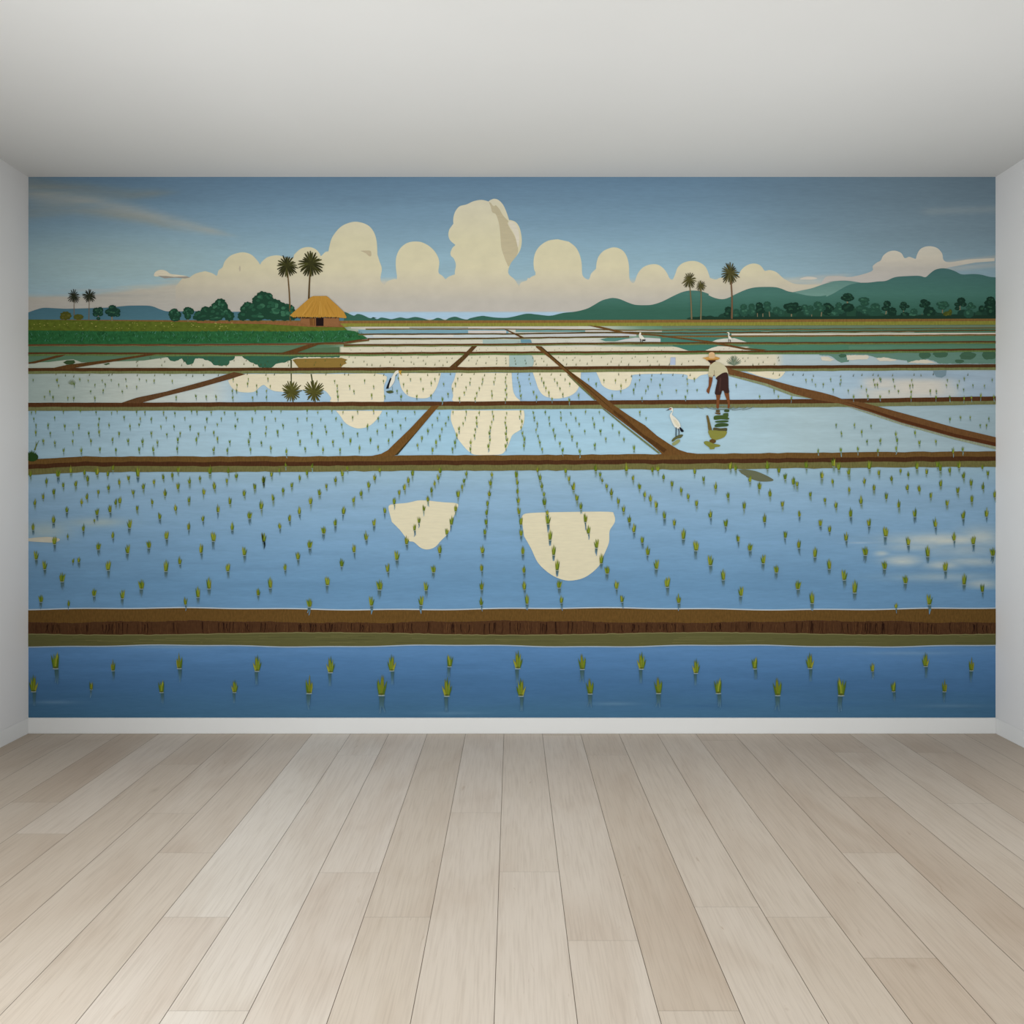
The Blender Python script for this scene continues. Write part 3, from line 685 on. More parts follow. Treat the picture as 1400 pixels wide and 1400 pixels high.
palm(pj('E', 585, 618), pj('E', 572, 252), 12.5, 15, 1.9, 13, 7, (122, 92, 66), RP, 24, 1.3)
for pts in ([(200, 246), (355, 246), (366, 262), (350, 274), (300, 278), (205, 282)], [(415, 268), (480, 262), (540, 274), (580, 282), (520, 290), (440, 288)], [(655, 300), (700, 286), (780, 278), (825, 290), (860, 304), (760, 306)], [(10, 258), (60, 256), (110, 280), (80, 290), (20, 284)]):
    Shape(7).poly(rough(c2p('G6', pts + pts[:1]), .4, 31), (222, 214, 194)).build('cloud_reflection')
PR = ((84, 82, 38), (96, 94, 46), (74, 72, 34))
palm(pj('G2', 690, 280), pj('G2', 692, 515), 13.5, 15, 1.6, 7, 8, (70, 76, 40), PR, 26, 0, 'palm_reflection', -.3)
palm(pj('G2', 838, 385), pj('G2', 858, 518), 14.0, 15, 1.6, 7, 9, (70, 76, 40), PR, 26, 0, 'palm_reflection', -.3)
s = Shape(7)
for i in range(15):
    a = math.pi * (.06 + .88 * i / 14)
    b0 = pj('G5', 556, 318); L = 10.5 * (.8 + .3 * math.sin(a * 3) ** 2)
    s.poly(strip([b0, (b0[0] + math.cos(a) * L * .6, b0[1] - math.sin(a) * 13 * .6), (b0[0] + math.cos(a) * L, b0[1] - math.sin(a) * 13)], 1.5, .5), R.choice(((122, 136, 114), (138, 150, 128), (104, 120, 100))))
s.build('palm_reflection')
s = Shape(7)
for i in range(9):
    a = math.pi * (.1 + .8 * i / 8); b0 = pj('G1', 370, 462)
    s.poly(strip([b0, (b0[0] + math.cos(a) * 6, b0[1] - math.sin(a) * 7)], 1.2, .4), (134, 150, 112))
s.build('palm_reflection')

# ---- hut
hut = Shape(14); hut.poly(c2p('J', [(550, 1130), (1118, 1130), (1118, 1250), (700, 1250), (690, 1235), (550, 1205)]), (150, 104, 66))
hut.poly(c2p('J', [(680, 1130), (770, 1130), (770, 1246), (690, 1240)]), (124, 82, 44))
hut.poly(c2p('J', [(730, 1132), (745, 1132), (745, 1244), (735, 1244)]), (146, 102, 52))
ho = hut.build('hut')
dr = Shape(15); dr.poly(c2p('J', [(778, 1130), (890, 1130), (890, 1248), (778, 1248)]), (34, 22, 22)); dr.build('doorway', None, ho)
rt = Shape(15)
for i in range(46):
    x = 415 + i * 15.4; rt.poly(c2p('J', [(x - 12, 1105), (x + 12, 1105), (x + 8 * R.uniform(.2, 1), 1126 + R.uniform(-4, 20)), (x - 8 * R.uniform(.2, 1), 1124 + R.uniform(-4, 16))]), R.choice(((58, 42, 24), (84, 60, 30), (52, 36, 22))) if x < 1115 else (190, 140, 60))
eave = [(1228, 1112), (1222, 1134), (1120, 1126)] + [(1110 - i * 14, (1112 + 8 * (i % 2) + R.uniform(-3, 9))) for i in range(49)] + [(405, 1100)]
rt.poly(c2p('J', [(395, 1095), (440, 1050), (560, 945), (700, 825), (735, 808), (930, 806), (955, 822), (1080, 935), (1190, 1040), (1212, 1085)] + eave), (194, 144, 62))
for i in range(16):
    x = R.uniform(520, 1080); rt.poly(strip(c2p('J', [(835 + (x - 810) * .45, 860 + R.uniform(0, 90)), (x, 1085)]), .7, 1.2), R.choice(((204, 156, 74), (182, 132, 54), (200, 150, 66))))
rt.build('thatched_roof', PAINT_T, ho)

# ---- earth banks between the paddies
TOPC, SIDE, EDGE = (118, 84, 44), (80, 50, 30), (112, 110, 66)
def dyke(top, h1, h2=0, h3=0, name='dyke', c1=(88, 62, 34), c2=(72, 46, 26), c3=(126, 128, 84), layer=11, jit=.25, seed=0, mat=None):
    """top edge polyline; h1 top face, h2 dark side, h3 mirror-image edge in the water (each a height or a list)"""
    r = random.Random(seed)
    pts = []
    for (a, b) in zip(top[:-1], top[1:]):
        n = max(1, int((b[0] - a[0]) / 12))
        pts += [(a[0] + (b[0] - a[0]) * i / n, a[1] + (b[1] - a[1]) * i / n + r.uniform(-jit, jit)) for i in range(n)]
    pts.append(top[-1])
    s = Shape(layer)
    j1 = [r.uniform(-jit, jit) for _ in pts]; j2 = [r.uniform(-jit, jit) for _ in pts]; j3 = [r.uniform(-jit, jit) for _ in pts]
    l0 = pts; l1 = [(x, y + h1 + j) for (x, y), j in zip(pts, j1)]; l2 = [(x, y + h1 + h2 + j) for (x, y), j in zip(pts, j2)]; l3 = [(x, y + h1 + h2 + h3 + j) for (x, y), j in zip(pts, j3)]
    if h3: s.poly(l1 + l3[::-1], c3)
    if h2: s.poly(l1 + l2[::-1], c2)
    s.poly(l0 + l1[::-1], c1)
    return s.build(name, mat or PAINT_V)
dyke([(500, 449.4), (700, 449.3), (900, 451), (1361, 448)], .9, 0, .6, c1=(110, 84, 48), c3=(120, 116, 70))
dyke([(490, 456.3), (700, 455.6), (850, 453.6), (905, 455), (1361, 451)], 1.2, 0, .7, c3=(112, 112, 68))
dyke([(905, 459.3), (1361, 457)], 1.5, 0, .8, c1=(122, 86, 46))
dyke([(503, 462.3), (640, 462), (860, 459.4)], 1.4, 0, .8, c3=(112, 116, 70))
dyke([(39, 470.8), (270, 470.6), (400, 469.5), (470, 468.6), (505, 463.5)], 2.0, 0, .9, c1=(112, 72, 46))
dyke([(470, 470.8), (640, 470), (860, 468), (1100, 468), (1361, 466.4)], 2.0, 0, 1.6, c1=(98, 66, 36), c3=(112, 124, 72))
dyke([(39, 481.8), (300, 482.3), (470, 482.2), (640, 481), (900, 480), (1130, 479), (1361, 476.4)], 2.5, 0, 2.3, c1=(96, 62, 34), c3=(104, 128, 76))
dyke([(39, 503.2), (300, 503), (640, 502), (860, 500.5), (1100, 499.5), (1361, 498)], 4.3, 0, 3.6, c1=(88, 58, 32), c3=(124, 130, 84))
dyke([(39, 550.6), (170, 550.6), (300, 550), (640, 549), (830, 547.5), (1000, 546.5), (1180, 545), (1361, 542)], 5.9, 0, 5.2, c1=(88, 56, 32), c3=(122, 124, 82))
def diag(pts, layer=12, col=(98, 68, 36), side=None, name='dyke'):
    s = Shape(layer)
    if side: s.poly(side[0], side[1])
    s.poly(pts, col); return s.build(name, PAINT_V)
diag(c2p('G1', [(735, 597), (850, 558), (1060, 515), (1400, 422)]) + c2p('G2', [(120, 417), (270, 370), (355, 386), (240, 422), (0, 490)]) + c2p('G1', [(1060, 547), (870, 600)]), col=(100, 70, 44))
diag(c2p('G1', [(50, 300), (100, 290), (250, 250), (325, 240), (300, 255), (100, 306), (50, 310)]), 11)
diag(c2p('G1', [(215, 345), (330, 318), (660, 278), (920, 238), (990, 242), (660, 296), (400, 338), (330, 350)]), 11)
diag(c2p('G2', [(600, 236), (700, 205), (800, 172), (880, 155), (1060, 150), (1250, 122), (1150, 145), (890, 170), (740, 225), (720, 240)]), 12)
diag(c2p('G3', [(430, 620), (492, 614), (330, 800), (160, 985), (95, 990), (-30, 992), (60, 972), (110, 945), (150, 905), (270, 790)]), 12, (112, 80, 40), (c2p('G3', [(440, 650), (468, 640), (330, 805), (182, 980), (158, 984), (330, 780)]), (64, 56, 34)))
diag(c2p('G3', [(728, 180), (768, 178), (690, 262), (608, 345), (550, 345), (660, 250)]), 12, (90, 64, 36))
diag(c2p('G3', [(1198, 178), (1240, 182)]) + c2p('G4', [(100, 180), (165, 232), (320, 365), (465, 470), (605, 582), (640, 612), (760, 695), (870, 762), (960, 840), (1050, 900), (1120, 942), (1180, 962), (1260, 972), (1000, 985), (985, 962), (920, 905), (740, 765), (560, 630), (510, 577), (400, 470), (300, 382), (170, 268), (70, 190)]), 12, (108, 76, 40),
     (c2p('G4', [(300, 385), (420, 480), (515, 572), (500, 580), (390, 480), (300, 392)]) , (110, 116, 74)))
diag(c2p('G4', [(565, 636), (740, 775), (985, 966), (970, 972), (720, 775), (556, 640)]), 12, (112, 120, 84), name='dyke_edge')
s = Shape(13); s.poly(c2p('G4', [(640, 650), (700, 690), (860, 830), (960, 890), (1030, 940), (1010, 965), (920, 900), (760, 770), (640, 670)]), (84, 56, 28)); s.build('dyke_side', PAINT_V)
diag(c2p('G3', [(958, 52), (992, 60), (1118, 118), (1085, 116)]), 12)
diag(c2p('G4', [(450, 28), (540, 34), (740, 80), (950, 93), (1150, 118), (1400, 150), (1400, 162), (1150, 130), (950, 104), (700, 86)]) , 12, (110, 80, 44))
diag(c2p('G5', [(350, 138), (500, 165), (640, 193), (800, 206), (760, 214), (640, 207), (500, 180), (350, 152)]), 12, (104, 74, 40))
diag(c2p('G5', [(505, 338), (560, 354), (800, 420), (1000, 475), (1200, 520), (1290, 545)]) + c2p('G6', [(170, 570), (330, 597), (700, 697), (1000, 780), (1300, 850), (1300, 918), (1000, 852), (600, 742), (380, 667), (150, 602)]) + c2p('G5', [(1140, 570), (1000, 532), (800, 456), (640, 415), (515, 388)]), 12, (112, 78, 46),
     (c2p('G5', [(515, 386), (800, 455), (1000, 530), (1145, 560), (1130, 568), (980, 545), (780, 470), (515, 398)]), (140, 148, 112)))
diag(c2p('G6', [(140, 604), (380, 669), (600, 744), (1000, 853), (1300, 919), (1300, 940), (1000, 868), (600, 758), (380, 684)]), 11, (150, 158, 132), name='dyke_edge')
s = Shape(13); s.poly(c2p('G6', [(180, 588), (380, 645), (600, 715), (1000, 825), (1300, 890), (1300, 916), (1000, 848), (600, 736), (380, 660)]), (86, 50, 28)); s.build('dyke_side', PAINT_V)
# bank across the middle
dyke([(39, 628), (75, 626), (105, 624.3), (400, 624), (510, 623), (700, 622.3), (930, 620.8), (1100, 619), (1361, 617)], 7.2, 6, 8.0, c1=(108, 80, 42), c2=(76, 48, 28), c3=(112, 108, 64), jit=.5, seed=5)
# nearest bank: clay top, cracked side, muddy foot
def near_bank():
    r = random.Random(3)
    xs = [39 + (1361 - 39) * i / 220 for i in range(221)]
    e0 = [833 + 1.2 * math.sin(x / 90 + 2) + .5 * math.sin(x / 23) for x in xs]
    e1 = [850 + 1.3 * math.sin(x / 70 + 1) + .6 * math.sin(x / 17 + 2) + r.uniform(-.5, .5) for x in xs]
    e2 = [866.2 + 1.7 * math.sin(x / 85 - .4) + r.uniform(-.4, .4) for x in xs]
    e3 = [882.3 + 1.2 * math.sin(x / 60 + .7) + .4 * math.sin(x / 19) for x in xs]
    t = Shape(11); t.poly(list(zip(xs, e0)) + list(zip(xs, e1))[::-1], (106, 78, 38))
    root = t.build('dyke', PAINT_V)
    f = Shape(12); f.poly(list(zip(xs, e2)) + list(zip(xs, e3))[::-1], (98, 96, 58))
    for i in range(60):
        x = r.uniform(45, 1330); y = r.uniform(869, 879); f.poly(strip([(x, y), (x + r.uniform(20, 70), y + r.uniform(-.5, .5))], .6, .3), r.choice(((112, 110, 68), (86, 86, 52), (120, 116, 72))))
    f.poly([(x, y - .3) for x, y in zip(xs, e2)] + [(x, y + .9) for x, y in zip(xs, e2)][::-1], (132, 126, 84))
    f.build('mud_edge', PAINT, root)
    w = Shape(10); w.poly([(x, y) for x, y in zip(xs, e3)] + [(x, y + 1.5) for x, y in zip(xs, e3)][::-1], (168, 186, 200)); w.poly([(x, y - 1.6) for x, y in zip(xs, e0)] + [(x, y + .5) for x, y in zip(xs, e0)][::-1], (190, 204, 212)); w.build('waterline', PAINT, root)
    s = Shape(13); s.poly(list(zip(xs, e1)) + list(zip(xs, e2))[::-1], (80, 53, 33))
    for i in range(380):
        x = r.uniform(41, 1359); k = int((x - 39) / (1361 - 39) * 220)
        y0 = e1[k] + r.uniform(.5, 4); y1 = e2[k] - r.uniform(.5, 3)
        big = r.random() < .3
        s.poly(strip([(x, y0), (x + r.uniform(-1, 1), (y0 + y1) / 2), (x + r.uniform(-2, 2), y1)], 1.1 if big else .5, .5), (44, 24, 16) if big else r.choice(((62, 36, 24), (104, 70, 42), (108, 74, 46), (66, 40, 26))))
    s.build('cracked_side', PAINT_V, root)
near_bank()
bush = Shape(14); r = random.Random(8)
for i in range(26):
    a = math.pi * i / 25; b0 = pj('G1', 70, 1005)
    L = 11 * (.7 + .5 * r.random()); bush.poly(strip([b0, (b0[0] + math.cos(a) * L, b0[1] - math.sin(a) * L * 1.0)], 3.2, .3), r.choice(((40, 70, 30), (54, 86, 36), (70, 104, 44))))
bush.poly(ellipse(44, 625, 9, 6, 14), (42, 70, 32))
bush.poly(strip(c2p('G1', [(95, 945), (112, 905), (130, 872)]), 1.6, .4), (96, 116, 44)); bush.poly(strip(c2p('G1', [(100, 945), (108, 900), (105, 880)]), 1.4, .4), (110, 126, 50))
bush.build('bush')

# ---- rice seedlings
GR = ((112, 132, 40), (132, 146, 48), (88, 112, 34), (152, 156, 56), (120, 126, 38))
WATERS = {'near': ((66, 96, 96), (92, 132, 164)), 'mid': ((76, 100, 98), (116, 154, 184)), 'far': ((108, 128, 104), (148, 184, 202))}
GRF = ((118, 146, 44), (136, 156, 52), (98, 128, 38), (150, 160, 62))
def seedling_shape(s, x, y, h, r, water, blades=None, refl=True, ring=True, pal=None):
    pal = pal or GR
    n = blades or r.randint(5, 7)
    w = h * .15
    if refl:
        for k in range(r.choice((1, 2, 2))):
            ox = (k - .5) * w * .9 if k else r.uniform(-.3, .3) * w; l = h * r.uniform(.5, .85)
            st = strip([(x + ox, y + h * .08), (x + ox + r.uniform(-.03, .05) * h, y + l * .6), (x + ox + r.uniform(-.06, .1) * h, y + l)], h * .15, h * .05)
            a, b = water
            s.poly(st, [a, tuple(.6 * p + .4 * q for p, q in zip(a, b)), b, b, tuple(.6 * p + .4 * q for p, q in zip(a, b)), a])
    for k in range(n):
        u = (k + .5) / n * 2 - 1 if n > 1 else 0
        bx = x + u * w * .62; hh = h * (1 - .25 * abs(u) + r.uniform(-.3, .06)); tx = x + u * h * .26 + r.uniform(-.06, .06) * h
        bw = h * .052; mx = bx + (tx - bx) * .45
        s.poly([(bx - bw, y), (bx + bw, y), (mx + bw, y - hh * .5), (tx + bw * .12, y - hh), (mx - bw, y - hh * .5)], pal[2] if (k in (0, n - 1) and r.random() < .6) else r.choice(pal))
    if ring:
        s.poly(ellipse(x, y + h * .03, w * 1.15, h * .028, 8), (156, 172, 166))
        s.poly(ellipse(x, y - h * .03, w * .75, h * .05, 8), (88, 96, 40))
    return s
LISTS = {
 'R1': '50,130,40 140,170,40 205,130,60 278,110,45 355,120,40 372,158,45 425,120,55 485,128,40 515,95,40 655,130,60 235,190,35 305,185,45 550,175,40 602,150,40 685,200,45 745,172,35 797,145,40 848,135,40 880,105,45 945,170,45 1003,150,35 1060,115,55 1163,110,40 1155,165,35 1208,138,45 1085,200,50 1362,165,45 1312,200,45 880,200,45 182,230,45 122,255,40 75,290,40 432,228,35 490,205,40 628,230,40 808,238,50 1025,230,45 1252,238,45 255,330,45 338,285,40 368,258,40 530,288,40 553,280,50 735,285,38 942,275,45 1172,285,45 425,345,50 498,330,50 650,320,40 777,368,48 867,322,45 1105,330,50 1282,365,60 180,390,50 65,430,45 348,435,45 410,385,25 608,418,60 1020,380,40 940,428,50 1185,430,50 185,510,60 260,475,30 513,475,45 815,480,60 1080,492,70 1362,495,60 432,540,60 597,560,60 717,530,60 1010,558,58 1253,572,60 82,595,60 130,650,60 290,615,35 322,612,45 487,655,70 812,662,70 890,622,50 1160,662,60 228,720,75 675,760,75 1055,760,70 110,835,60 408,800,60 568,815,60 265,858,40 922,850,50 993,808,65 1330,798,45',
 'R2': '43,165,45 88,130,40 132,105,30 168,75,30 202,190,40 247,150,35 288,122,40 317,82,35 153,220,40 97,265,45 397,195,35 358,235,45 448,162,40 487,128,45 515,95,35 30,312,55 308,285,50 550,275,45 592,238,45 635,192,45 668,150,45 697,105,40 882,125,45 858,165,45 836,205,45 807,232,40 778,285,45 726,335,45 665,405,50 1037,110,45 1026,148,40 1006,180,35 988,220,40 968,270,40 945,322,40 918,390,45 893,432,45 848,510,55 1184,125,35 1171,165,35 1160,200,35 1138,245,50 1124,325,45 1100,400,55 1074,455,45 1035,560,55 1328,130,35 1320,180,45 1314,240,45 1303,295,40 1298,345,40 1296,400,45 1288,455,45 245,340,50 190,380,45 135,422,42 45,495,60 447,405,50 493,340,55 382,450,60 303,530,65 620,485,55 553,555,55 237,595,55 483,635,55 165,655,45 82,755,65 403,740,65 793,598,65 742,665,55 1275,560,55 1000,668,60 1270,660,50 697,765,80 957,770,60 15,798,45 302,862,70 650,855,65 930,852,65 1270,765,55 1268,852,50',
 'R3': '107,135,50 112,175,40 113,225,40 117,278,45 122,340,50 132,400,55 133,462,50 143,565,50 150,670,50 152,765,55 167,845,60 226,105,35 240,150,45 250,195,40 262,240,35 265,290,55 280,345,40 284,395,65 296,485,60 316,570,60 336,655,65 347,755,65 360,840,55 384,110,40 403,155,40 428,205,55 447,265,50 469,312,45 495,385,55 512,450,55 558,530,60 584,618,60 618,675,65 670,760,60 700,835,55 553,100,45 578,130,35 590,160,30 614,195,40 641,235,45 680,282,45 710,328,45 742,388,50 768,442,55 815,502,50 846,570,60 895,648,65 955,750,75 1020,840,60 725,100,50 763,150,40 800,200,45 829,245,40 861,270,45 893,305,50 940,365,50 995,405,45 1046,480,65 1118,545,75 1198,628,70 1271,710,65 1370,800,65 872,105,40 903,100,45 935,145,40 982,185,40 1034,220,40 1073,255,40 1120,295,45 1198,360,55 1285,410,55 1354,495,50 1110,115,40 1160,155,40 1228,200,45 1298,250,45 1388,310,50 1310,90,50 1340,95,45',
 'R4': '115,85,55 20,155,45 72,195,50 130,235,50 178,105,45 212,140,45 258,170,50 278,180,40 327,80,50 350,235,40 197,290,45 290,345,40 100,375,55 413,135,50 472,165,35 430,265,38 477,70,55 505,90,50 560,115,50 562,210,35 490,297,45 645,165,40 672,85,55 698,202,42 627,275,50 570,345,55 404,395,50 455,428,45 725,118,40 794,150,40 843,105,35 885,125,35 880,200,45 765,248,45 833,295,50 671,395,55 762,452,70 932,85,50 985,112,40 946,208,45 1045,75,45 1060,95,50 1062,180,45 1112,105,40 1162,80,45 1187,135,45 1008,242,40 921,345,55 1097,285,45 1228,175,45 1155,215,45 1293,195,45 1290,85,30 1320,120,40 1357,240,45 1232,265,45 1185,355,55 1312,345,55 1033,400,55 213,460,50 287,515,55 20,530,60 545,475,55 375,565,60 93,600,60 651,555,70 885,500,55 1135,475,50 1240,495,60 1347,558,65 992,562,65 756,630,65 165,650,60 454,630,60 535,690,70 1087,640,65 870,708,65 282,740,70 592,760,75 1190,715,65 1290,755,55 360,818,70 1000,825,70 818,845,40',
 'B1': '192,425,115 68,555,100 392,545,60 515,438,70 788,560,85 888,425,95 1198,560,75 1325,440,95',
 'B2': '420,448,95 300,565,110 707,575,125 765,438,95 1090,415,85 1075,580,110',
 'B3': '115,425,105 133,580,105 478,430,95 522,568,95 810,428,100 907,565,100 1117,452,85 1243,565,105',
 'B4': '47,415,80 172,560,105 348,412,90 518,560,120 690,430,55 805,540,70 980,402,80 1083,540,75 1230,425,80'}
plants = []
for cr, txt in LISTS.items():
    x0, y0, sc = CROP[cr]
    for t in txt.split():
        x, y, h = map(float, t.split(',')); plants.append((x0 + x / sc, y0 + y / sc, h / sc, cr[0] == 'B'))
plants.sort(key=lambda p: -p[2])
rs = random.Random(21)
protos = []
for k in range(8):
    s = seedling_shape(Shape(16), 700.0, 900.0, 20.0, rs, WATERS['near'] if k < 4 else WATERS['mid'])
    protos.append(s)
meshes = {}
for i, (x, y, h, near) in enumerate(plants[:100]):
    k = rs.randrange(4) if near else 4 + rs.randrange(4)
    if k not in meshes:
        o = protos[k].build('rice_seedling', None, MURAL, (700.0, 900.0)); meshes[k] = o
    else:
        o = meshes[k].copy(); COL.objects.link(o); o.parent = MURAL
    o.location = ((x - FX) * K, 0, (981 - y) * K); o.scale = (h / 20 * rs.choice((1, -1)), 1, h / 20)
small = Shape(16)
for (x, y, h, near) in plants[100:]:
    small.n = 0
    seedling_shape(small, x, y, h, rs, WATERS['mid' if y > 700 else 'far'], blades=5)
# rows further back, all converging on the horizon
VX, VY = 692.0, 430.0
def rows(y0, y1, spacing, dens, hmin, hmax, skip, xr=(41, 1359), jit=0.0, avoid=()):
    n = 60
    for k in range(-70, 71):
        slope = k * spacing
        y = y0 + rs.uniform(0, 2)
        while y < y1:
            d = y - VY
            x = VX + slope * d + rs.uniform(-jit, jit) * (1 + abs(slope))
            t = (y - y0) / (y1 - y0); h = hmin + (hmax - hmin) * t
            far = min(1, abs(slope) / 1.2)
            if xr[0] < x < xr[1] and rs.random() > skip * far and not any(a[0] < x < a[1] and a[2] < y < a[3] for a in avoid):
                small.n = 0
                yy = y + rs.uniform(-1, 1) * jit * far
                if h > 4.2: seedling_shape(small, x, yy, h * rs.uniform(.8, 1.15), rs, WATERS['far'], blades=3, ring=False, pal=GRF)
                else: small.poly([(x - h * .16, yy), (x + h * .16, yy), (x + h * rs.uniform(-.1, .35), yy - h)], rs.choice(((96, 106, 52), (110, 116, 60), (78, 86, 46))))
            y += d * dens * (1 + far * .35)
AV = [(884, 1110, 556, 622), (1110, 1140, 556, 612), (1140, 1195, 556, 578), (1200, 1361, 556, 566), (955, 1000, 480, 560), (382, 445, 508, 552)]
# keep seedlings out of the slanting banks
def on_bank(x, y):
    def near(p, q, w):
        t = ((x - p[0]) * (q[0] - p[0]) + (y - p[1]) * (q[1] - p[1])) / ((q[0] - p[0]) ** 2 + (q[1] - p[1]) ** 2)
        if t < 0 or t > 1: return False
        return math.hypot(x - (p[0] + (q[0] - p[0]) * t), y - (p[1] + (q[1] - p[1]) * t)) < w
    return near((596, 556), (530, 622), 9) or near((732, 474), (826, 549), 9) or near((830, 552), (915, 620), 12) or near((170, 552), (322, 509), 9) or near((995, 508), (1150, 550), 10) or near((1150, 555), (1361, 606), 14) or near((650, 474), (615, 504), 7)
_sp = seedling_shape
def seedling_shape(s, x, y, h, r, *a, **k):
    if y < 623 and on_bank(x, y): return s
    return _sp(s, x, y, h, r, *a, **k)
rows(564, 621, .1345, .05, 5.0, 8.6, .12, jit=1.6, avoid=AV)
rows(513, 549, .18, .06, 4.0, 6.4, .2, jit=1.2, avoid=AV)
rows(489, 502, .2, .06, 2.6, 3.8, .2, (180, 1075), .9, avoid=AV)
rows(476, 480.4, .26, .045, 1.5, 2.0, .2, (466, 1015), 1.0, avoid=AV)
rows(465.5, 469, .45, .05, 1.0, 1.3, .3, (500, 850), 1.0, avoid=AV)
ss = small.build('rice_seedlings'); ss['kind'] = 'stuff'

# ---- egrets
def egret(body, extras, refl=None, layer=17):
    if refl:
        q = Shape(layer - 1)
        for p, col in refl: q.poly(p, col)
    s = Shape(layer); s.poly(body, (232, 228, 212))
    o = s.build('egret')
    for nm, polys in extras.items():
        e = Shape(layer + 1)
        for p, col in polys: e.poly(p, col)
        e.build(nm, None, o)
    if refl: q.build('reflection', None, o)
egret(smooth(c2p('I', [(285, 395), (310, 352), (370, 345), (395, 375), (405, 430), (390, 480), (365, 520), (395, 570), (440, 600), (500, 660), (560, 730), (600, 830), (590, 900), (550, 930), (460, 890), (400, 800), (350, 690), (322, 610), (310, 555), (335, 500), (375, 470), (372, 435), (330, 425)]), 3, True),
      {'beak': [(c2p('I', [(195, 435), (290, 380), (295, 412)]), (52, 56, 60)), (c2p('I', [(285, 380), (330, 360), (362, 366), (345, 400), (295, 402)]), (132, 48, 40))],
       'tail': [(c2p('I', [(565, 890), (600, 885), (650, 930), (692, 985), (680, 1012), (640, 1018), (605, 990)]), (24, 26, 34))],
       'leg': [(c2p('I', [(470, 885), (500, 890), (492, 1140), (462, 1140)]), (70, 88, 98)), (c2p('I', [(530, 915), (560, 920), (575, 1000), (570, 1095), (545, 1095), (548, 1000)]), (82, 88, 98))],
       'wing': [(c2p('I', [(400, 660), (470, 680), (540, 760), (575, 850), (540, 870), (480, 830), (430, 750)]), (222, 214, 188))]},
      [(smooth(c2p('I', [(360, 1260), (400, 1190), (500, 1120), (600, 1085), (665, 1085), (665, 1120), (600, 1180), (500, 1200), (400, 1275)]), 3, True), (96, 98, 62)), (smooth(c2p('I', [(370, 1330), (420, 1290), (520, 1220), (590, 1225), (570, 1290), (480, 1360), (400, 1385)]), 3, True), (150, 156, 106))])
egret(c2p('G4', [(825, 98), (832, 78), (843, 80), (840, 95), (852, 105), (868, 122), (862, 138), (838, 128), (826, 112)]),
      {'tail': [(c2p('G4', [(850, 130), (875, 132), (872, 142), (855, 142)]), (36, 36, 34))], 'leg': [(c2p('G4', [(834, 126), (840, 128), (842, 150), (836, 150)]), (74, 74, 60)), (c2p('G4', [(846, 134), (850, 134), (856, 150), (851, 150)]), (74, 74, 60))], 'beak': [(c2p('G4', [(832, 78), (842, 74), (842, 82)]), (190, 160, 70))]})
egret(c2p('G5', [(502, 84), (508, 76), (520, 78), (524, 92), (520, 102), (536, 118), (544, 132), (526, 134), (514, 118), (512, 100), (514, 86)]),
      {'beak': [(c2p('G5', [(500, 86), (510, 78), (512, 86)]), (170, 130, 60))], 'leg': [(c2p('G5', [(514, 130), (519, 130), (518, 150), (514, 150)]), (74, 74, 60)), (c2p('G5', [(526, 132), (531, 132), (532, 150), (527, 150)]), (74, 74, 60))]})
egret(smooth(c2p('G3', [(165, 366), (186, 358), (194, 372), (176, 384), (164, 400), (158, 440), (132, 478), (112, 486), (118, 452), (140, 405)]), 3, True),
      {'wing': [(c2p('G3', [(128, 412), (137, 418), (122, 462), (116, 492), (96, 494), (104, 470)]), (30, 32, 36))], 'beak': [(c2p('G3', [(186, 362), (212, 358), (206, 374), (214, 400), (196, 380)]), (196, 156, 60))]},
      [(smooth(c2p('G3', [(96, 514), (135, 505), (152, 520), (120, 528)]), 3, True), (78, 88, 56)), (strip(c2p('G3', [(142, 478), (145, 520)]), .5), (96, 120, 90))])

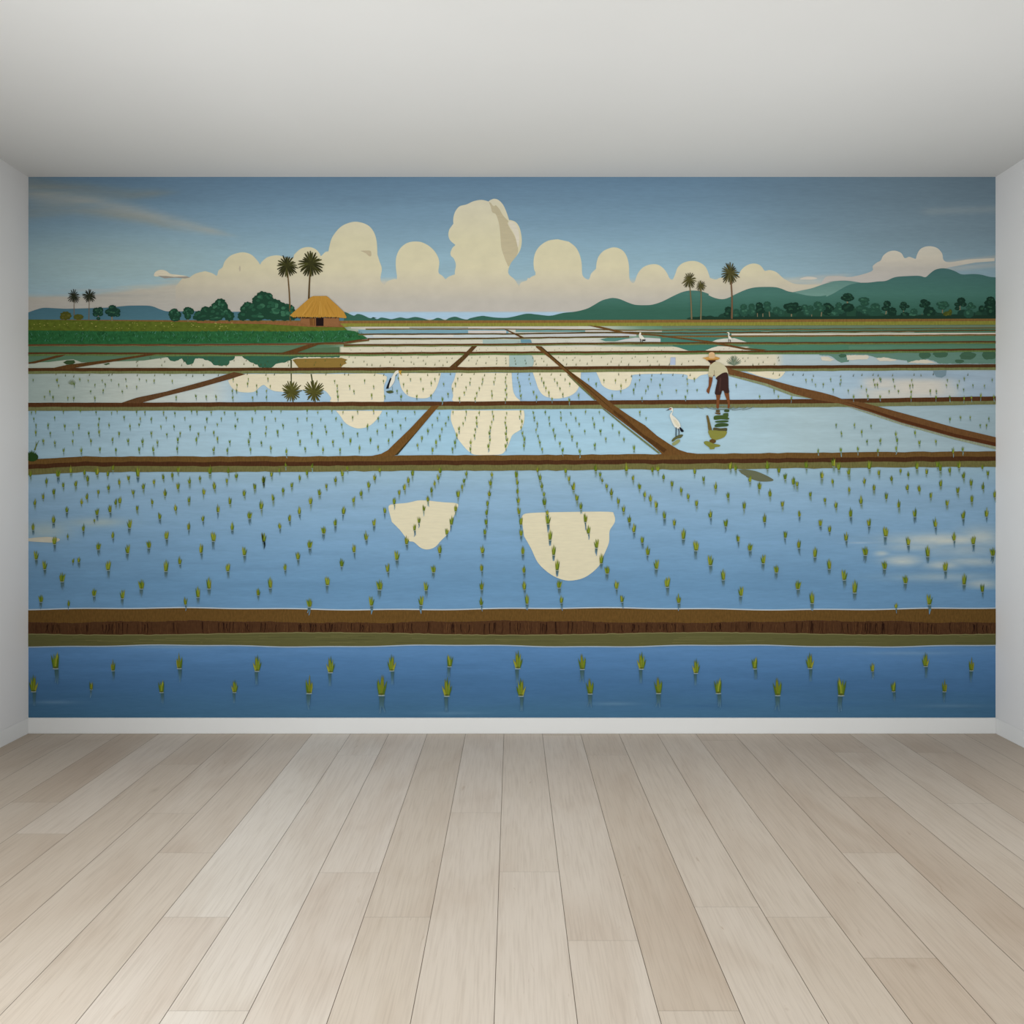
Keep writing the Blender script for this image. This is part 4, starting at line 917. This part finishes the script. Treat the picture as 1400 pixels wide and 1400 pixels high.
# ---- person bending in the water
SK = (116, 72, 42)
def person():
    def h(p): return c2p('H', p)
    leg = Shape(18)
    leg.poly(smooth(h([(352, 205), (366, 236), (385, 262), (372, 300), (366, 350), (364, 412), (362, 480), (358, 545), (338, 580), (334, 612), (352, 632), (362, 642), (372, 610), (378, 580), (392, 540), (408, 470), (414, 420), (440, 408), (458, 446), (470, 470), (458, 540), (452, 640), (458, 690), (460, 750), (460, 820), (492, 820), (496, 740), (506, 690), (516, 640), (532, 602), (552, 604), (562, 640), (580, 690), (604, 760), (602, 820), (624, 820), (632, 765), (626, 700), (618, 620), (610, 560), (606, 450), (598, 392), (596, 345), (580, 308), (542, 272), (490, 244), (446, 236), (442, 205)]), 2, True), (124, 76, 44))
    body = leg.build('person')
    s = Shape(19); s.poly(smooth(h([(352, 205), (442, 205), (440, 235), (420, 250), (395, 250), (366, 236)]), 3, True), (62, 40, 28)); s.build('face', None, body)
    s = Shape(19)
    s.poly(smooth(h([(440, 232), (410, 250), (385, 270), (368, 300), (360, 350), (356, 412), (384, 425), (412, 430), (420, 400), (436, 402), (450, 432), (456, 446), (500, 404), (545, 376), (606, 384), (602, 345), (584, 305), (545, 268), (490, 238)]), 3, True), (204, 196, 160))
    s.poly(strip(h([(430, 340), (432, 375), (436, 400)]), .9, .6), (150, 140, 108)); s.poly(h([(360, 400), (412, 418), (412, 430), (356, 412)]), (180, 170, 134))
    s.build('shirt', None, body)
    s = Shape(20)
    s.poly(smooth(h([(590, 368), (545, 372), (495, 402), (450, 440), (470, 470), (456, 540), (440, 640), (478, 652), (515, 648), (532, 598), (552, 602), (572, 630), (622, 624), (614, 560), (612, 450), (604, 392)]), 3, True), (62, 42, 38))
    s.poly(h([(500, 440), (520, 430), (510, 600), (490, 620)]), (76, 52, 46))
    s.build('shorts', None, body)
    s = Shape(21)
    s.poly(smooth(h([(280, 184), (320, 175), (370, 164), (440, 164), (502, 184), (482, 204), (440, 212), (400, 206), (350, 210), (336, 220), (322, 200)]), 3, True), (206, 156, 84))
    s.poly(smooth(h([(362, 180), (362, 132), (378, 112), (416, 110), (436, 130), (438, 180), (400, 188)]), 3, True), (220, 182, 134))
    s.poly(h([(336, 205), (400, 202), (480, 200), (440, 212), (350, 212)]), (158, 108, 52))
    s.build('straw_hat', None, body)
    s = Shape(16)
    OL, GD = (138, 138, 66), (70, 92, 44)
    for p, c in (([(330, 925), (345, 914), (360, 932), (385, 1030), (402, 1108), (360, 1112), (345, 1010)], (110, 96, 52)),
                 ([(458, 845), (500, 848), (502, 870), (455, 872)], (96, 80, 46)), ([(445, 880), (505, 878), (505, 905), (450, 895)], (104, 84, 54)),
                 ([(570, 840), (622, 845), (614, 872), (560, 868)], (64, 82, 44)), ([(548, 890), (606, 884), (606, 905), (552, 915)], (72, 92, 50)),
                 ([(440, 920), (540, 912), (612, 905), (604, 940), (625, 955), (600, 970), (520, 965), (440, 972), (424, 952)], GD),
                 ([(448, 988), (530, 978), (608, 980), (604, 1000), (530, 1006), (455, 1006)], (64, 88, 48)),
                 ([(455, 1025), (530, 1010), (605, 1022), (606, 1050), (530, 1060), (440, 1062)], (62, 84, 46)),
                 ([(428, 1070), (510, 1080), (592, 1076), (584, 1122), (520, 1118), (424, 1108)], (84, 80, 52)),
                 ([(355, 1112), (430, 1104), (500, 1112), (590, 1118), (576, 1170), (540, 1202), (440, 1232), (400, 1216), (370, 1172)], OL),
                 ([(370, 1236), (410, 1215), (452, 1235), (440, 1266), (390, 1268)], (98, 74, 40)),
                 ([(300, 1254), (330, 1242), (370, 1252), (430, 1276), (505, 1292), (498, 1312), (440, 1322), (432, 1342), (380, 1347), (365, 1322), (310, 1282)], (130, 134, 62))):
        s.poly(smooth(h(p), 3, True), c)
    s.build('reflection', None, body)
    s = Shape(15)
    for rx, ry, a0, a1, cy in ((150, 34, .1, 3.0, 800), (230, 46, .2, 2.9, 795), (320, 58, .1, 1.2, 795), (400, 70, .15, .9, 790), (120, 22, 3.4, 6.0, 805), (330, 48, 2.4, 3.3, 800), (60, 12, 0, 6.2, 800)):
        pts = [(540 + rx * math.cos(a0 + (a1 - a0) * i / 24), cy + ry * math.sin(a0 + (a1 - a0) * i / 24)) for i in range(25)]
        s.poly(strip(h(pts), .75), (112, 130, 126))
    s.build('ripple', None, body)
person()

# ---------------------------------------------------------------- daylight through the two windows, plus an added ceiling fill
def win_light(name, loc, rot, sx, sy, power, col):
    l = bpy.data.lights.new(name, 'AREA'); l.shape = 'RECTANGLE'; l.size = sx; l.size_y = sy; l.energy = power; l.color = col
    o = bpy.data.objects.new(name, l); COL.objects.link(o); o.location = loc; o.rotation_euler = rot
    return o
win_light('daylight_side', (XL - T - 0.02, (LW[0] + LW[1]) / 2, (LW[2] + LW[3]) / 2), (0, math.radians(-90), 0), LW[3] - LW[2], LW[1] - LW[0], 122, (0.93, 0.97, 1.0))
win_light('daylight_rear', ((RW[0] + RW[1]) / 2, REAR - T - 0.02, (RW[2] + RW[3]) / 2), (math.radians(90), 0, 0), RW[1] - RW[0], RW[3] - RW[2], 25, (0.93, 0.97, 1.0))
win_light('ceiling_fill', (0.0, 0.6, RH - 0.03), (0, 0, 0), 2.2, 1.6, 1, (1.0, 0.97, 0.93))  # weak fill light added under the ceiling, no fixture behind it
w = bpy.data.worlds.new('daylight'); scn.world = w; w.use_nodes = True
w.node_tree.nodes['Background'].inputs[0].default_value = (0.8, 0.9, 1, 1); w.node_tree.nodes['Background'].inputs[1].default_value = 0.6

# ---------------------------------------------------------------- camera
cam = bpy.data.cameras.new('camera'); co = bpy.data.objects.new('camera', cam); COL.objects.link(co)
cam.sensor_fit = 'HORIZONTAL'; cam.sensor_width = 36
cam.lens = 36.0 * (D / K) / 1400.0
co.location = (0, 0, CAMH); co.rotation_euler = (math.radians(90), 0, 0)
cam.shift_x = (700 - FX) / 1400.0; cam.shift_y = (HZ - 700) / 1400.0
cam.clip_start = 0.05
scn.camera = co
scn.view_settings.view_transform = 'Standard'; scn.view_settings.look = 'None'; scn.view_settings.gamma = 1.0
scn.view_settings.exposure = -0.45
scn.view_settings.use_curve_mapping = False
scn.cycles.use_denoising = True
scn.cycles.max_bounces = 6; scn.cycles.diffuse_bounces = 1
scn.cycles.use_fast_gi = True; scn.cycles.fast_gi_method = 'ADD'
w.light_settings.ao_factor = 0.52; w.light_settings.distance = 1.4
